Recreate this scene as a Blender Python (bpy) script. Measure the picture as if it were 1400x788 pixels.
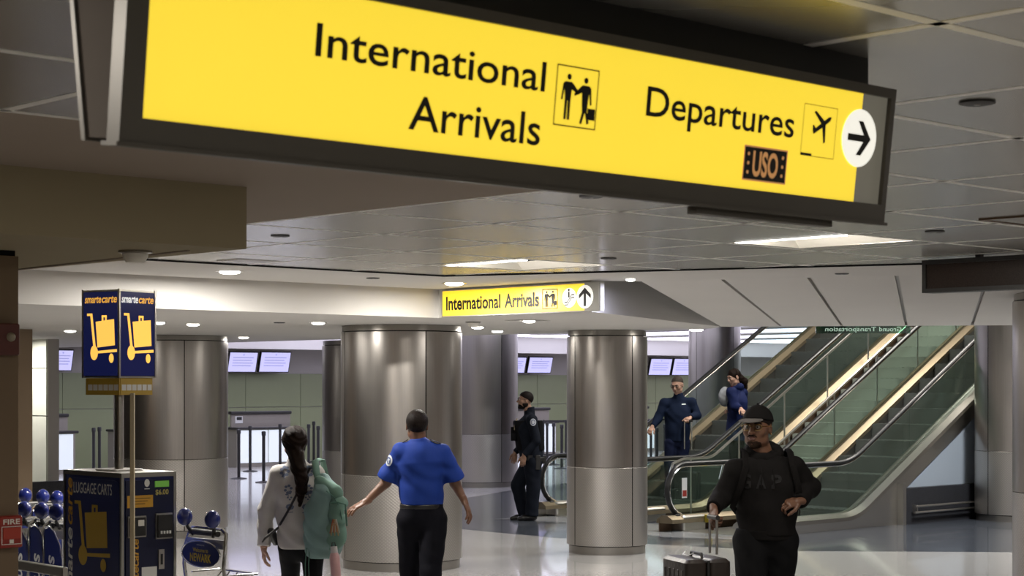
import bpy, math, random
import numpy as np
from mathutils import Vector, Matrix
from mathutils.bvhtree import BVHTree

# ------------------------------------------------------------------ scene
for o in list(bpy.data.objects): bpy.data.objects.remove(o)
sc = bpy.context.scene
col = sc.collection
random.seed(7); rng = np.random.default_rng(7)
F = 2450.0            # focal length in pixels of the 1400x788 frame
VH = 525.0            # horizon row
CH = 1.9              # camera height
cam = bpy.data.cameras.new('camera'); camo = bpy.data.objects.new('camera', cam); col.objects.link(camo)
cam.sensor_width = 36.0; cam.lens = F/1400*36.0; cam.shift_y = (VH-394)/1400
cam.clip_start = .05; cam.clip_end = 300
camo.location = (0, 0, CH); camo.rotation_euler = (math.pi/2, 0, 0)
cam.dof.use_dof = True; cam.dof.focus_distance = 15.0; cam.dof.aperture_fstop = 10.0
sc.camera = camo
w = bpy.data.worlds.new('world'); sc.world = w; w.use_nodes = True
bg = w.node_tree.nodes['Background']; bg.inputs[0].default_value = (.95, .93, .9, 1); bg.inputs[1].default_value = .07
sc.view_settings.view_transform = 'Standard'; sc.view_settings.look = 'None'
sc.view_settings.gamma = 1; sc.view_settings.use_curve_mapping = False
sc.view_settings.exposure = 0.0
sc.cycles.use_denoising = True
sc.cycles.max_bounces = 8; sc.cycles.diffuse_bounces = 4; sc.cycles.glossy_bounces = 4; sc.cycles.transmission_bounces = 6
sc.cycles.transparent_max_bounces = 12
sc.cycles.sample_clamp_indirect = 4.0; sc.cycles.caustics_reflective = False; sc.cycles.caustics_refractive = False

# ------------------------------------------------------------------ building grid (turned 43.5 degrees to the lens axis)
A = math.radians(43.5); CA, SA = math.cos(A), math.sin(A)
def G(m, n, z=0.0): return (m*CA-n*SA, m*SA+n*CA, z)
def MN(x, y): return (x*CA+y*SA, -x*SA+y*CA)
def atY(u, v, Y): return ((u-700)/F*Y, Y, CH-(v-VH)/F*Y)
def atZ(u, v, z): return atY(u, v, (CH-z)*F/(v-VH))
CEIL = 2.76; SOF = 2.5

# ------------------------------------------------------------------ materials
MATS = {}
def mat(name, c, r=.5, m=0., var=.06, scale=8., bump=0., bscale=60., stretch=None, emit=None, es=0., alpha=None, trans=0., coat=0., c2=None, spec=None, ior=None):
    if name in MATS: return MATS[name]
    M = bpy.data.materials.new(name); M.use_nodes = True; nt = M.node_tree; N = nt.nodes; L = nt.links
    b = N['Principled BSDF']
    b.inputs['Roughness'].default_value = r; b.inputs['Metallic'].default_value = m
    if 'hair' in name: r = .75; spec = .05
    if spec is None and m == 0 and r >= .65: spec = .15 if max(c) > .05 else .06
    if spec is not None: b.inputs['Specular IOR Level'].default_value = spec
    if ior: b.inputs['IOR'].default_value = ior
    tc = N.new('ShaderNodeTexCoord'); mp = N.new('ShaderNodeMapping'); L.new(tc.outputs['Object'], mp.inputs[0])
    if stretch: mp.inputs['Scale'].default_value = stretch
    nz = N.new('ShaderNodeTexNoise'); nz.inputs['Scale'].default_value = scale; nz.inputs['Detail'].default_value = 3
    L.new(mp.outputs[0], nz.inputs['Vector'])
    mx = N.new('ShaderNodeMix'); mx.data_type = 'RGBA'
    k1 = tuple(max(0, x*(1-var)) for x in c); k2 = c2 if c2 else tuple(min(1, x*(1+var)) for x in c)
    mx.inputs[6].default_value = (*k1, 1); mx.inputs[7].default_value = (*k2, 1)
    L.new(nz.outputs['Fac'], mx.inputs[0]); L.new(mx.outputs[2], b.inputs['Base Color'])
    if bump > 0:
        n2 = N.new('ShaderNodeTexNoise'); n2.inputs['Scale'].default_value = bscale; n2.inputs['Detail'].default_value = 2
        L.new(mp.outputs[0], n2.inputs['Vector'])
        bp = N.new('ShaderNodeBump'); bp.inputs['Strength'].default_value = bump; bp.inputs['Distance'].default_value = .01
        L.new(n2.outputs['Fac'], bp.inputs['Height']); L.new(bp.outputs[0], b.inputs['Normal'])
    if emit: b.inputs['Emission Color'].default_value = (*emit, 1); b.inputs['Emission Strength'].default_value = es
    if trans: b.inputs['Transmission Weight'].default_value = trans
    if coat: b.inputs['Coat Weight'].default_value = coat; b.inputs['Coat Roughness'].default_value = .05
    MATS[name] = M; return M
def glassmat(name, tint, refl=.08, ro=.02):
    # thin architectural glass: tinted see-through with a Fresnel gloss
    if name in MATS: return MATS[name]
    M = bpy.data.materials.new(name); M.use_nodes = True; nt = M.node_tree; N = nt.nodes; L = nt.links
    N.remove(N['Principled BSDF']); out = N['Material Output']
    t = N.new('ShaderNodeBsdfTransparent'); t.inputs[0].default_value = (*tint, 1)
    g = N.new('ShaderNodeBsdfGlossy'); g.inputs['Roughness'].default_value = ro; g.inputs[0].default_value = (.85, .9, .87, 1)
    lw = N.new('ShaderNodeLayerWeight'); lw.inputs[0].default_value = .5
    fr = N.new('ShaderNodeMath'); fr.operation = 'POWER'; fr.inputs[1].default_value = 4.; L.new(lw.outputs['Facing'], fr.inputs[0])
    ad = N.new('ShaderNodeMath'); ad.operation = 'ADD'; ad.inputs[1].default_value = refl; ad.use_clamp = True; L.new(fr.outputs[0], ad.inputs[0])
    mx = N.new('ShaderNodeMixShader'); L.new(ad.outputs[0], mx.inputs[0]); L.new(t.outputs[0], mx.inputs[1]); L.new(g.outputs[0], mx.inputs[2])
    L.new(mx.outputs[0], out.inputs[0]); MATS[name] = M; return M
def studmat(name, c, r):
    # stainless sheet with a raised stud pattern wrapped round the column axis
    M = bpy.data.materials.new(name); M.use_nodes = True; nt = M.node_tree; N = nt.nodes; L = nt.links
    b = N['Principled BSDF']; b.inputs['Metallic'].default_value = 1; b.inputs['Roughness'].default_value = r
    b.inputs['Base Color'].default_value = (*c, 1)
    tc = N.new('ShaderNodeTexCoord'); sp = N.new('ShaderNodeSeparateXYZ'); L.new(tc.outputs['Object'], sp.inputs[0])
    def math_(op, a, bb):
        n = N.new('ShaderNodeMath'); n.operation = op
        for i, q in enumerate((a, bb)):
            if q is None: continue
            if isinstance(q, (int, float)): n.inputs[i].default_value = q
            else: L.new(q, n.inputs[i])
        return n.outputs[0]
    ang = math_('ARCTAN2', sp.outputs[1], sp.outputs[0])
    a1 = math_('SINE', math_('MULTIPLY', ang, 104.0), None); z1 = math_('SINE', math_('MULTIPLY', sp.outputs[2], 205.0), None)
    h = math_('MULTIPLY', a1, z1)
    hh = math_('GREATER_THAN', h, .35)
    mx = N.new('ShaderNodeMix'); mx.data_type = 'RGBA'; L.new(hh, mx.inputs[0])
    mx.inputs[6].default_value = (*c, 1); mx.inputs[7].default_value = (*[min(1, x*1.18) for x in c], 1)
    L.new(mx.outputs[2], b.inputs['Base Color'])
    bp = N.new('ShaderNodeBump'); bp.inputs['Strength'].default_value = .3; bp.inputs['Distance'].default_value = .003
    L.new(h, bp.inputs['Height']); L.new(bp.outputs[0], b.inputs['Normal'])
    MATS[name] = M; return M

m_drywall = mat('drywall_white', (.60, .58, .55), .75, var=.03, scale=1.5)
m_drywall_tan = mat('drywall_tan', (.36, .30, .25), .8, var=.04, scale=1.5)
m_bulk = mat('drywall_olive', (.34, .29, .19), .8, var=.04, scale=2)
m_tile = mat('ceiling_metal', (.50, .485, .45), .24, .55, var=.04, scale=3)
m_runner = mat('ceiling_grid_white', (.90, .88, .83), .4, var=.02)
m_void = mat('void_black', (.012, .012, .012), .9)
m_steel = mat('brushed_steel', (.43, .40, .37), .30, 1., var=.10, scale=14, stretch=(6, 6, .12), bump=.04, bscale=60)
m_stud = studmat('studded_steel', (.45, .425, .395), .38)
m_steel_dk = mat('steel_ring', (.36, .34, .31), .35, 1., var=.08)
m_chrome = mat('chrome', (.78, .77, .75), .16, 1., var=.03)
m_satin = mat('satin_steel', (.60, .58, .54), .28, 1., var=.05, stretch=(.3, 8, 8), scale=10)
m_bronze = mat('bronze_deck', (.27, .22, .15), .46, 1., var=.08, scale=5)
m_brown = mat('brown_cladding', (.14, .085, .05), .5, .3, var=.12, scale=4)
m_rubber = mat('black_rubber', (.012, .012, .013), .42)
m_black = mat('black_plastic', (.015, .014, .014), .45)
m_granite = mat('dark_granite', (.016, .017, .020), .35, var=.7, scale=90, c2=(.07, .07, .078), spec=.3)
m_bluewall = mat('blue_white_wall', (.48, .54, .60), .55, var=.03, scale=1)
m_glass = glassmat('balustrade_glass', (.84, .91, .87), .04)
m_clearglass = glassmat('clear_glass', (.80, .88, .84), .03)
m_frame = mat('sign_bronze', (.105, .095, .080), .42, .3, var=.1)
m_ink = mat('sign_black', (.006, .005, .004), .6)
m_tan_wall = mat('tan_wall', (.20, .145, .095), .7, var=.06, scale=2)
m_skin_lt = mat('skin_light', (.46, .27, .19), .5, var=.08, scale=30)
m_skin_md = mat('skin_medium', (.30, .165, .105), .5, var=.08, scale=30)
m_skin_br = mat('skin_brown', (.145, .068, .038), .48, var=.1, scale=30)
m_skin_dk = mat('skin_dark', (.105, .050, .028), .46, var=.1, scale=30)
m_hair = mat('hair_black', (.012, .009, .008), .5, var=.4, scale=60, bump=.4, bscale=120)
m_hair_br = mat('hair_dark_brown', (.012, .007, .005), .45, var=.4, scale=50, bump=.5, bscale=110, stretch=(3, 3, .4))
m_hair_gr = mat('hair_grey_brown', (.05, .04, .033), .55, var=.4, scale=60)

# ------------------------------------------------------------------ mesh helpers
class MB:
    def __init__(s): s.v = []; s.f = []
    def add(s, vs, fs, M=None):
        k = len(s.v)
        s.v += [tuple(M @ Vector(p)) if M is not None else tuple(p) for p in vs]
        s.f += [tuple(i+k for i in f) for f in fs]; return s
    def box(s, x0, x1, y0, y1, z0, z1, M=None):
        return s.add([(x, y, z) for x in (x0, x1) for y in (y0, y1) for z in (z0, z1)],
                     [(0, 1, 3, 2), (4, 6, 7, 5), (0, 4, 5, 1), (2, 3, 7, 6), (0, 2, 6, 4), (1, 5, 7, 3)], M)
    def rbox(s, x0, x1, y0, y1, z0, z1, r, M=None, seg=3):
        # box with rounded vertical edges and small chamfers top and bottom
        pts = []
        for cx, cy, a0 in ((x1-r, y1-r, 0), (x0+r, y1-r, 90), (x0+r, y0+r, 180), (x1-r, y0+r, 270)):
            for i in range(seg+1):
                a = math.radians(a0+90*i/seg); pts.append((cx+r*math.cos(a), cy+r*math.sin(a)))
        cx, cy = (x0+x1)/2, (y0+y1)/2; c = min(r*.6, (z1-z0)*.3)
        rings = []
        for z, e in ((z0, c), (z0+c, 0), (z1-c, 0), (z1, c)):
            fx = 1-e/max(1e-6, (x1-x0)/2); fy = 1-e/max(1e-6, (y1-y0)/2)
            rings.append([(cx+(x-cx)*fx, cy+(y-cy)*fy, z) for x, y in pts])
        return s.loft(rings, M)
    def loft(s, rings, M=None, cap=True, closed=True):
        n = len(rings[0]); vs = [p for r in rings for p in r]; fs = []
        for i in range(len(rings)-1):
            for j in range(n if closed else n-1):
                k = (j+1) % n
                fs.append((i*n+j, i*n+k, (i+1)*n+k, (i+1)*n+j))
        if cap: fs.append(tuple(range(n-1, -1, -1))); fs.append(tuple((len(rings)-1)*n+j for j in range(n)))
        return s.add(vs, fs, M)
    def lathe(s, prof, seg=24, M=None, a0=0, a1=360, c=(0, 0)):
        full = abs(a1-a0) >= 360; k = seg if full else seg+1
        rings = []
        for i in range(k):
            a = math.radians(a0+(a1-a0)*i/seg); rings.append([(c[0]+r*math.cos(a), c[1]+r*math.sin(a), z) for r, z in prof])
        n = len(prof); vs = [p for r in rings for p in r]; fs = []
        for i in range(seg):
            j = (i+1) % k
            for q in range(n-1): fs.append((i*n+q, j*n+q, j*n+q+1, i*n+q+1))
        return s.add(vs, fs, M)
    def cyl(s, p0, p1, r0, r1=None, seg=12):
        return s.tube([p0, p1], [r0, r0 if r1 is None else r1], seg)
    def tube(s, path, r, seg=10, closed=False, flat=None):
        P = [Vector(p) for p in path]; n = len(P); R = r if hasattr(r, '__len__') else [r]*n
        rings = []; up = None
        for i in range(n):
            if closed: t = P[(i+1) % n]-P[i-1]
            else: t = P[min(i+1, n-1)]-P[max(i-1, 0)]
            t.normalize()
            if up is None:
                up = Vector((0, 0, 1)) if abs(t.z) < .9 else Vector((1, 0, 0))
            x = up-t*up.dot(t); x.normalize(); up = x; y = t.cross(x)
            fx, fy = flat if flat else (1, 1)
            rings.append([tuple(P[i]+(x*math.cos(2*math.pi*j/seg)*fx+y*math.sin(2*math.pi*j/seg)*fy)*R[i]) for j in range(seg)])
        if closed: rings.append(rings[0])
        return s.loft(rings, cap=not closed)
    def prism(s, poly, z0, z1, M=None):
        n = len(poly); vs = [(x, y, z0) for x, y in poly]+[(x, y, z1) for x, y in poly]
        fs = [tuple(range(n-1, -1, -1)), tuple(range(n, 2*n))]+[(i, (i+1) % n, n+(i+1) % n, n+i) for i in range(n)]
        return s.add(vs, fs, M)
    def prism_y(s, poly, y0, y1, M=None):       # polygon in x,z extruded along y
        n = len(poly); vs = [(x, y0, z) for x, z in poly]+[(x, y1, z) for x, z in poly]
        fs = [tuple(range(n-1, -1, -1)), tuple(range(n, 2*n))]+[(i, (i+1) % n, n+(i+1) % n, n+i) for i in range(n)]
        return s.add(vs, fs, M)
    def ball(s, c, r, seg=14, rings=9, M=None):
        rx, ry, rz = r if hasattr(r, '__len__') else (r, r, r)
        vs = []; fs = []
        for i in range(rings+1):
            t = math.pi*i/rings
            for j in range(seg):
                a = 2*math.pi*j/seg; vs.append((c[0]+rx*math.sin(t)*math.cos(a), c[1]+ry*math.sin(t)*math.sin(a), c[2]+rz*math.cos(t)))
        for i in range(rings):
            for j in range(seg): fs.append((i*seg+j, (i+1)*seg+j, (i+1)*seg+(j+1) % seg, i*seg+(j+1) % seg))
        return s.add(vs, fs, M)
    def mesh(s, name, m, smooth=False):
        me = bpy.data.meshes.new(name); me.from_pydata(s.v, [], s.f); me.validate(); me.update()
        import bmesh
        bm = bmesh.new(); bm.from_mesh(me); bmesh.ops.remove_doubles(bm, verts=bm.verts, dist=1e-5)
        bmesh.ops.recalc_face_normals(bm, faces=bm.faces); bm.to_mesh(me); bm.free()
        if m: me.materials.append(m)
        if smooth:
            me.polygons.foreach_set('use_smooth', [True]*len(me.polygons))
            try: me.set_sharp_from_angle(angle=math.radians(40))
            except Exception: pass
        return me
    def build(s, name, m, parent=None, smooth=False): return link(name, s.mesh(name, m, smooth), parent)
def link(name, me, parent=None, loc=None, rot=None):
    o = bpy.data.objects.new(name, me); col.objects.link(o)
    if parent: o.parent = parent
    if loc is not None: o.location = loc
    if rot is not None: o.rotation_euler = rot
    return o
def tag(o, label=None, cat=None, group=None, kind=None):
    if label: o['label'] = label
    if cat: o['category'] = cat
    if group: o['group'] = group
    if kind: o['kind'] = kind
    return o
def thing(name, label, cat, loc=(0, 0, 0), rz=0., group=None):
    o = bpy.data.objects.new(name, None); o.empty_display_size = .1; col.objects.link(o); o.location = loc; o.rotation_euler = (0, 0, rz)
    return tag(o, label, cat, group)
def struct(name, mb, m, smooth=False, label=None):
    o = mb.build(name, m, None, smooth); o['kind'] = 'structure'; o['label'] = label or name.replace('_', ' '); return o
def copy_tree(o, parent=None):
    c = o.copy(); col.objects.link(c); c.parent = parent
    for ch in list(o.children): copy_tree(ch, c)
    return c
def area(parent, loc, size, power, color=(1, .95, .88), size_y=None, rot=(0, 0, 0), disk=False, spread=None):
    l = bpy.data.lights.new('lamp', 'AREA'); l.energy = power; l.color = color; l.size = size
    if size_y: l.shape = 'RECTANGLE'; l.size_y = size_y
    if disk: l.shape = 'DISK'
    if spread: l.spread = math.radians(spread)
    o = bpy.data.objects.new('lamp', l); col.objects.link(o); o.parent = parent; o.location = loc; o.rotation_euler = rot
    return o
_txt = {}
def text_geo(s, bold=0., shear=0., space=1.):
    key = (s, bold, shear, space)
    if key not in _txt:
        cu = bpy.data.curves.new('txt', 'FONT'); cu.body = s; cu.size = 1; cu.offset = bold; cu.shear = shear; cu.space_character = space
        cu.resolution_u = 4; cu.fill_mode = 'FRONT'
        ob = bpy.data.objects.new('txt', cu); me = bpy.data.meshes.new_from_object(ob)
        vs = [tuple(v.co) for v in me.vertices]; fs = [tuple(p.vertices) for p in me.polygons]
        bpy.data.meshes.remove(me); bpy.data.objects.remove(ob); bpy.data.curves.remove(cu); _txt[key] = (vs, fs)
    return _txt[key]
CAPH = None
def text(mb, s, x0, x1, y0, cap, z=0., M=None, bold=0., shear=0., space=1., mirror=False):
    """flat text in the x,y plane: runs from x0 to x1, baseline y0, capitals cap high"""
    global CAPH
    if CAPH is None: CAPH = max(v[1] for v in text_geo('H')[0])
    vs, fs = text_geo(s, bold, shear, space)
    a = min(v[0] for v in vs); b = max(v[0] for v in vs); k = (x1-x0)/(b-a)
    pts = [(x0+(v[0]-a)*k, y0+v[1]*cap/CAPH, z) for v in vs]
    if mirror: pts = [(x0+x1-p[0], p[1], p[2]) for p in pts]
    return mb.add(pts, fs, M)
def flatmesh(mb, name, m, parent):
    # lettering keeps its winding: thin flat print
    me = bpy.data.meshes.new(name); me.from_pydata(mb.v, [], mb.f); me.update(); me.materials.append(m); return link(name, me, parent)
def frameM(o, ex, ey, ez=None):
    ex = Vector(ex).normalized(); ey = Vector(ey).normalized(); ez = ex.cross(ey)
    return Matrix(((ex.x, ey.x, ez.x, o[0]), (ex.y, ey.y, ez.y, o[1]), (ex.z, ey.z, ez.z, o[2]), (0, 0, 0, 1)))
def pix_plane(u, v, M):
    """pixel ray against the plane of frame M; returns the x,y of that plane"""
    d = Vector(((u-700)/F, 1, -(v-VH)/F)); o = Vector((0, 0, CH)); p = M.translation; n = M.to_3x3().col[2]
    t = n.dot(p-o)/n.dot(d); q = M.inverted() @ (o+d*t); return q.x, q.y
def circ(cx, cy, r, n=28, ry=None): return [(cx+r*math.cos(2*math.pi*i/n), cy+(ry or r)*math.sin(2*math.pi*i/n)) for i in range(n)]
def poly(mb, pts, z=0., M=None): return mb.add([(x, y, z) for x, y in pts], [tuple(range(len(pts)))], M)
def ringpoly(mb, x0, x1, y0, y1, t, z=0., M=None):
    for a in ((x0, x1, y0, y0+t), (x0, x1, y1-t, y1), (x0, x0+t, y0+t, y1-t), (x1-t, x1, y0+t, y1-t)):
        poly(mb, [(a[0], a[2]), (a[1], a[2]), (a[1], a[3]), (a[0], a[3])], z, M)
    return mb
def clip_poly(pts, a, b, c):     # keep a*x+b*y<=c
    out = []
    for i in range(len(pts)):
        p, q = pts[i], pts[(i+1) % len(pts)]; dp = a*p[0]+b*p[1]-c; dq = a*q[0]+b*q[1]-c
        if dp <= 0: out.append(p)
        if dp*dq < 0: t = dp/(dp-dq); out.append((p[0]+(q[0]-p[0])*t, p[1]+(q[1]-p[1])*t))
    return out
# ================================================================== STRUCTURE
m_floor = mat('terrazzo_white', (.50, .485, .465), .15, var=.08, scale=25, coat=.3)
m_inlay = mat('terrazzo_slate', (.085, .095, .115), .14, var=.25, scale=30, coat=.3)
m_inlay2 = mat('terrazzo_pale', (.40, .41, .43), .14, var=.1, scale=30, coat=.3)
m_olive = mat('olive_panel', (.27, .30, .165), .35, var=.04, scale=2)
m_greywall = mat('grey_wall', (.48, .45, .42), .7, var=.04, scale=1)
m_white_gloss = mat('white_glass_panel', (.74, .75, .66), .15, var=.03)

fl = struct('floor', MB().prism([(-34, -12), (40, -12), (40, 74), (-34, 74)], -.3, 0), m_floor, label='pale polished terrazzo floor')
def fpx(l): return [atZ(u, v, 0)[:2] for u, v in l]
dark = [(-2.4, 26.2), (-1.5, 24.7), (-.65, 23.4), (.0, 22.65), (.67, 21.96), (1.64, 21.2), (3.1, 20.35), (5.7, 20.2), (9.5, 20.6), (13, 22), (13, 40), (3.5, 40), (1.2, 34.5), (0, 32), (-.82, 29.6), (-1.9, 27.6)]
MB().prism(dark, -.01, .0015).build('floor_inlay', m_inlay, fl)
MB().prism(fpx([(673, 710), (752, 706), (936, 720), (1010, 722), (1010, 738), (909, 735), (775, 715)]), -.01, .003).build('floor_inlay', m_inlay2, fl)

# -- metal tile ceiling, plaster margins, soffit
LX, LY = .96, .93
M0, N0 = 5.6, 7.05
W1 = (-.55, 14.2); W2 = (2.93, 12.77)
la, lb = -(W2[1]-W1[1]), (W2[0]-W1[0]); lc = la*W1[0]+lb*W1[1]           # la*x+lb*y <= lc on the camera side
# the same line in grid coordinates
ga = la*CA+lb*SA; gb = -la*SA+lb*CA
slab = MB().prism([(-34, -12), (40, -12), G(27, -12)[:2] if False else (40, 9), (9.5, 14.5), (5.2, 18.6), (2.3, 19.0), G(14.95, 13)[:2], G(14.95, 27)[:2], (-34, 30)], 2.82, 3.0)
ceil_o = struct('ceiling', slab, m_void, label='ceiling slab above the metal tiles')
def tile_mesh(p, ch=.0195, up=.001):
    """chamfered metal tray from a convex polygon"""
    n = len(p); cx = sum(q[0] for q in p)/n; cy = sum(q[1] for q in p)/n
    def ins(e):
        out = []
        for i in range(n):
            a, b, c = Vector(p[i-1]), Vector(p[i]), Vector(p[(i+1) % n])
            d1 = (b-a).normalized(); d2 = (c-b).normalized(); n1 = Vector((-d1.y, d1.x)); n2 = Vector((-d2.y, d2.x))
            k = 1+n1.dot(n2)
            out.append(tuple(b+(n1+n2)*(e/max(.3, k))))
        return out
    area2 = sum(p[i][0]*p[(i+1) % n][1]-p[(i+1) % n][0]*p[i][1] for i in range(n))
    if area2 < 0: p = p[::-1]; return tile_mesh(p, ch, up)
    o = ins(.0185); i_ = ins(ch)
    return MB().loft([[(x, y, .055) for x, y in o], [(x, y, up) for x, y in o], [(x, y, 0) for x, y in i_]])
cells = {}
std = tile_mesh([(0, 0), (LX, 0), (LX, LY), (0, LY)]).mesh('ceiling_panel', m_tile)
lights = {(3, -1): (.0, .68, .03, .88), (3, 2): (.12, .92, .03, .88), (-2, -4): (.62-.5, .72, .1, .93)}
extra = [(-5, -4), (-5, -8), (-2, -9), (1, -6), (4, -5), (1, -10), (-8, -6), (5, -8), (-8, -11), (-3, -13)]  # cells of unseen troffers added as fill light around and behind the camera
for e in extra: lights[e] = (.1, .88, .05, .88)
for i in range(-13, 9):
    for j in range(-17, 5):
        m0, n0 = M0+LX*i, N0+LY*j
        if i < 0 and j >= -2: continue                 # plaster area
        c = G(m0+LX/2, n0+LY/2)
        if c[0] < -9 or c[0] > 11 or c[1] < -8: continue
        if (i, j) in lights: continue
        p = [(m0, n0), (m0+LX, n0), (m0+LX, n0+LY), (m0, n0+LY)]
        q = clip_poly(clip_poly(p, 0, 1, 10.72), ga, gb, lc)
        if len(q) < 3: continue
        if len(q) == 4 and all(abs(a[0]-b[0])+abs(a[1]-b[1]) < 1e-6 for a, b in zip(p, q)):
            o = link('ceiling_panel', std, ceil_o, G(m0, n0, CEIL), (0, 0, A))
        else:
            cx = sum(a[0] for a in q)/len(q); cy = sum(a[1] for a in q)/len(q)
            if min(max(a[0] for a in q)-min(a[0] for a in q), max(a[1] for a in q)-min(a[1] for a in q)) < .09: continue
            o = link('ceiling_panel', tile_mesh([(a[0]-cx, a[1]-cy) for a in q]).mesh('ceiling_panel', m_tile), ceil_o, G(cx, cy, CEIL), (0, 0, A))
# pale T-bars between the metal trays
def runner(p):
    q = clip_poly(clip_poly(p, 0, 1, 10.72), ga, gb, lc)
    if len(q) >= 3: MB().prism([G(*a)[:2] for a in q], CEIL-.0012, CEIL+.03).build('ceiling_runner', m_runner, ceil_o)
for i in range(-13, 10):
    m_ = M0+LX*i; runner([(m_-.019, -9), (m_+.019, -9), (m_+.019, N0-2*LY if i < 0 else 10.7), (m_-.019, N0-2*LY if i < 0 else 10.7)])
for j in range(-17, 5):
    n_ = N0+LY*j; a_ = M0 if j > -2 else -7
    for k in range(6):
        b0 = a_+(14.5-a_)*k/6; b1 = a_+(14.5-a_)*(k+1)/6; runner([(b0, n_-.019), (b1, n_-.019), (b1, n_+.019), (b0, n_+.019)])
# plaster ceiling (tan zone), margin and bulkhead
pl = MB().prism([G(M0-.01, N0-2*LY+.01)[:2], G(M0-.01, 10.7)[:2], G(-9, 10.7)[:2], G(-9, N0-2*LY+.01)[:2]], CEIL, CEIL+.05)
o = pl.build('plaster_ceiling', m_drywall_tan, ceil_o)
sl_top = [atZ(u, 385-(u-877)*9/413, CEIL)[:2] for u in (877, 988, 1106, 1226, 1352, 1480, 1610, 1740, 1870)]
sl_bot = [atZ(u, 447-(u-986)*2/400, SOF)[:2] for u in (986, 1068, 1151, 1239, 1329, 1420, 1512, 1604, 1696)]
def off(p, d): k = d/math.hypot(la, lb); return (p[0]+la*k, p[1]+lb*k)
far2 = (W1[0]+(W2[0]-W1[0])*3.6, W1[1]+(W2[1]-W1[1])*3.6)
margin = [G(-9, 10.76)[:2], off(W1, .05), off(far2, .05), sl_top[-1], sl_top[0], G(10.75, 10.37)[:2], G(10.75, 12.3)[:2], G(-9, 12.3)[:2]]
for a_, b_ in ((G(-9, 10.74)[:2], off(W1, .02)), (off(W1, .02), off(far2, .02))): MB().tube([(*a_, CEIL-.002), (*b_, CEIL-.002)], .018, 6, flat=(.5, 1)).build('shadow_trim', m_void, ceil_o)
MB().prism(margin, CEIL, CEIL+.05).build('plaster_margin', m_drywall, ceil_o)
side_end = sl_bot[0]
sof = [G(-9, 12.3)[:2], G(10.75, 12.3)[:2], G(10.75, 10.37)[:2], side_end, G(14.95, 12.6)[:2], G(14.95, 30)[:2], G(-9, 30)[:2]]
so = struct('ceiling_soffit', MB().prism(sof, SOF, CEIL+.06), m_drywall, label='lowered white plaster soffit over the columns')
bk = MB().prism([G(-9, 6.48)[:2], G(4.55, 6.48)[:2], G(4.55, 12.28)[:2], G(-9, 12.28)[:2]], SOF-.01, CEIL+.02)
bo = struct('ceiling_bulkhead', bk, m_bulk, label='tan plaster bulkhead dropping from the ceiling')
# seam strip under the bulkhead
p0 = atZ(25, 368, SOF-.01); p1 = atZ(258, 342, SOF-.01)
MB().tube([(*p0[:2], SOF-.011), (*p1[:2], SOF-.011)], .006, 6).build('plaster_seam', m_drywall_tan, bo)
# sloped panels
slo = struct('ceiling_slope', MB().add([(*p, CEIL+.03) for p in sl_top]+[(*p, SOF+.035) for p in sl_bot]+[(*p, CEIL+.10) for p in sl_top]+[(*p, SOF+.30) for p in sl_bot],
    [(i, i+1, 10+i, 9+i) for i in range(8)]+[(18+i, 27+i, 28+i, 19+i) for i in range(8)]+[(9+i, 10+i, 28+i, 27+i) for i in range(8)]), m_steel_dk, label='sloping plaster ceiling above the escalators')
for i in range(8):
    def lp(a, b, t): return (a[0]+(b[0]-a[0])*t, a[1]+(b[1]-a[1])*t)
    g = .022
    a, b, c, d = lp(sl_top[i], sl_top[i+1], g), lp(sl_top[i], sl_top[i+1], 1-g), lp(sl_bot[i], sl_bot[i+1], 1-g), lp(sl_bot[i], sl_bot[i+1], g)
    if i == 0: a, d = sl_top[0], sl_bot[0]
    MB().add([(*a, CEIL), (*b, CEIL), (*c, SOF), (*d, SOF), (*a, CEIL+.028), (*b, CEIL+.028), (*c, SOF+.03), (*d, SOF+.03)],
             [(0, 1, 2, 3), (4, 7, 6, 5), (0, 4, 5, 1), (1, 5, 6, 2), (2, 6, 7, 3), (3, 7, 4, 0)]).build('ceiling_panel', m_drywall, slo)
# fascia that closes the slab edge above the sloped panels
fe = [sl_bot[0], sl_bot[-1], (sl_bot[-1][0], sl_bot[-1][1]+.12), (sl_bot[0][0], sl_bot[0][1]+.12)]
struct('trim_1', MB().prism(fe, SOF+.005, 3.6), m_drywall, label='plaster fascia at the edge of the escalator opening')

# -- hall behind: ceiling, walls
NB = 36.0
struct('ceiling_hall', MB().prism([G(15.0, 19.0)[:2], G(60, 19.0)[:2], G(60, NB)[:2], G(-6, NB)[:2], G(-6, 30.05)[:2], G(15.0, 30.05)[:2]], 3.2, 3.3), m_drywall, label='check-in hall ceiling')
struct('ceiling_void', MB().prism([G(13, 2)[:2], G(60, 2)[:2], G(60, 19)[:2], G(13, 19)[:2]], 6.6, 6.8), m_brown, label='dark ceiling of the upper level')
wb = struct('wall_back', MB().box(-6, 60, NB+.03, NB+.3, 0, 3.25), m_greywall, label='check-in hall back wall'); wb.rotation_euler = (0, 0, A)
PW = 1.65
pan = [MB().box(.006, PW-.006, -.03, .0, .0, 1.32).mesh('wall_panel', m_olive), MB().box(.006, PW-.006, -.03, .0, 0, .81).mesh('wall_panel', m_olive)]
for i in range(20):
    for k in range(2):
        link('wall_panel', pan[k], wb, (17.0+PW*i, NB+.03, (0, 1.335)[k]))
MB().box(-6, 60, 34.6, 34.8, 2.72, 3.2).build('bulkhead_fascia', m_drywall, wb)
struct('wall_void', MB().box(29.5, 29.8, 2, 19, 0, 6.6), m_brown, label='brown panelled wall beyond the escalators').rotation_euler = (0, 0, A)
struct('wall_void_side', MB().box(13, 60, 1.7, 2.0, 0, 6.6), m_brown, label='brown wall beside the escalator hall').rotation_euler = (0, 0, A)
struct('wall_right', MB().box(16, 16.3, -12, 60, 0, 6.6), m_greywall, label='grey side wall')
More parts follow.
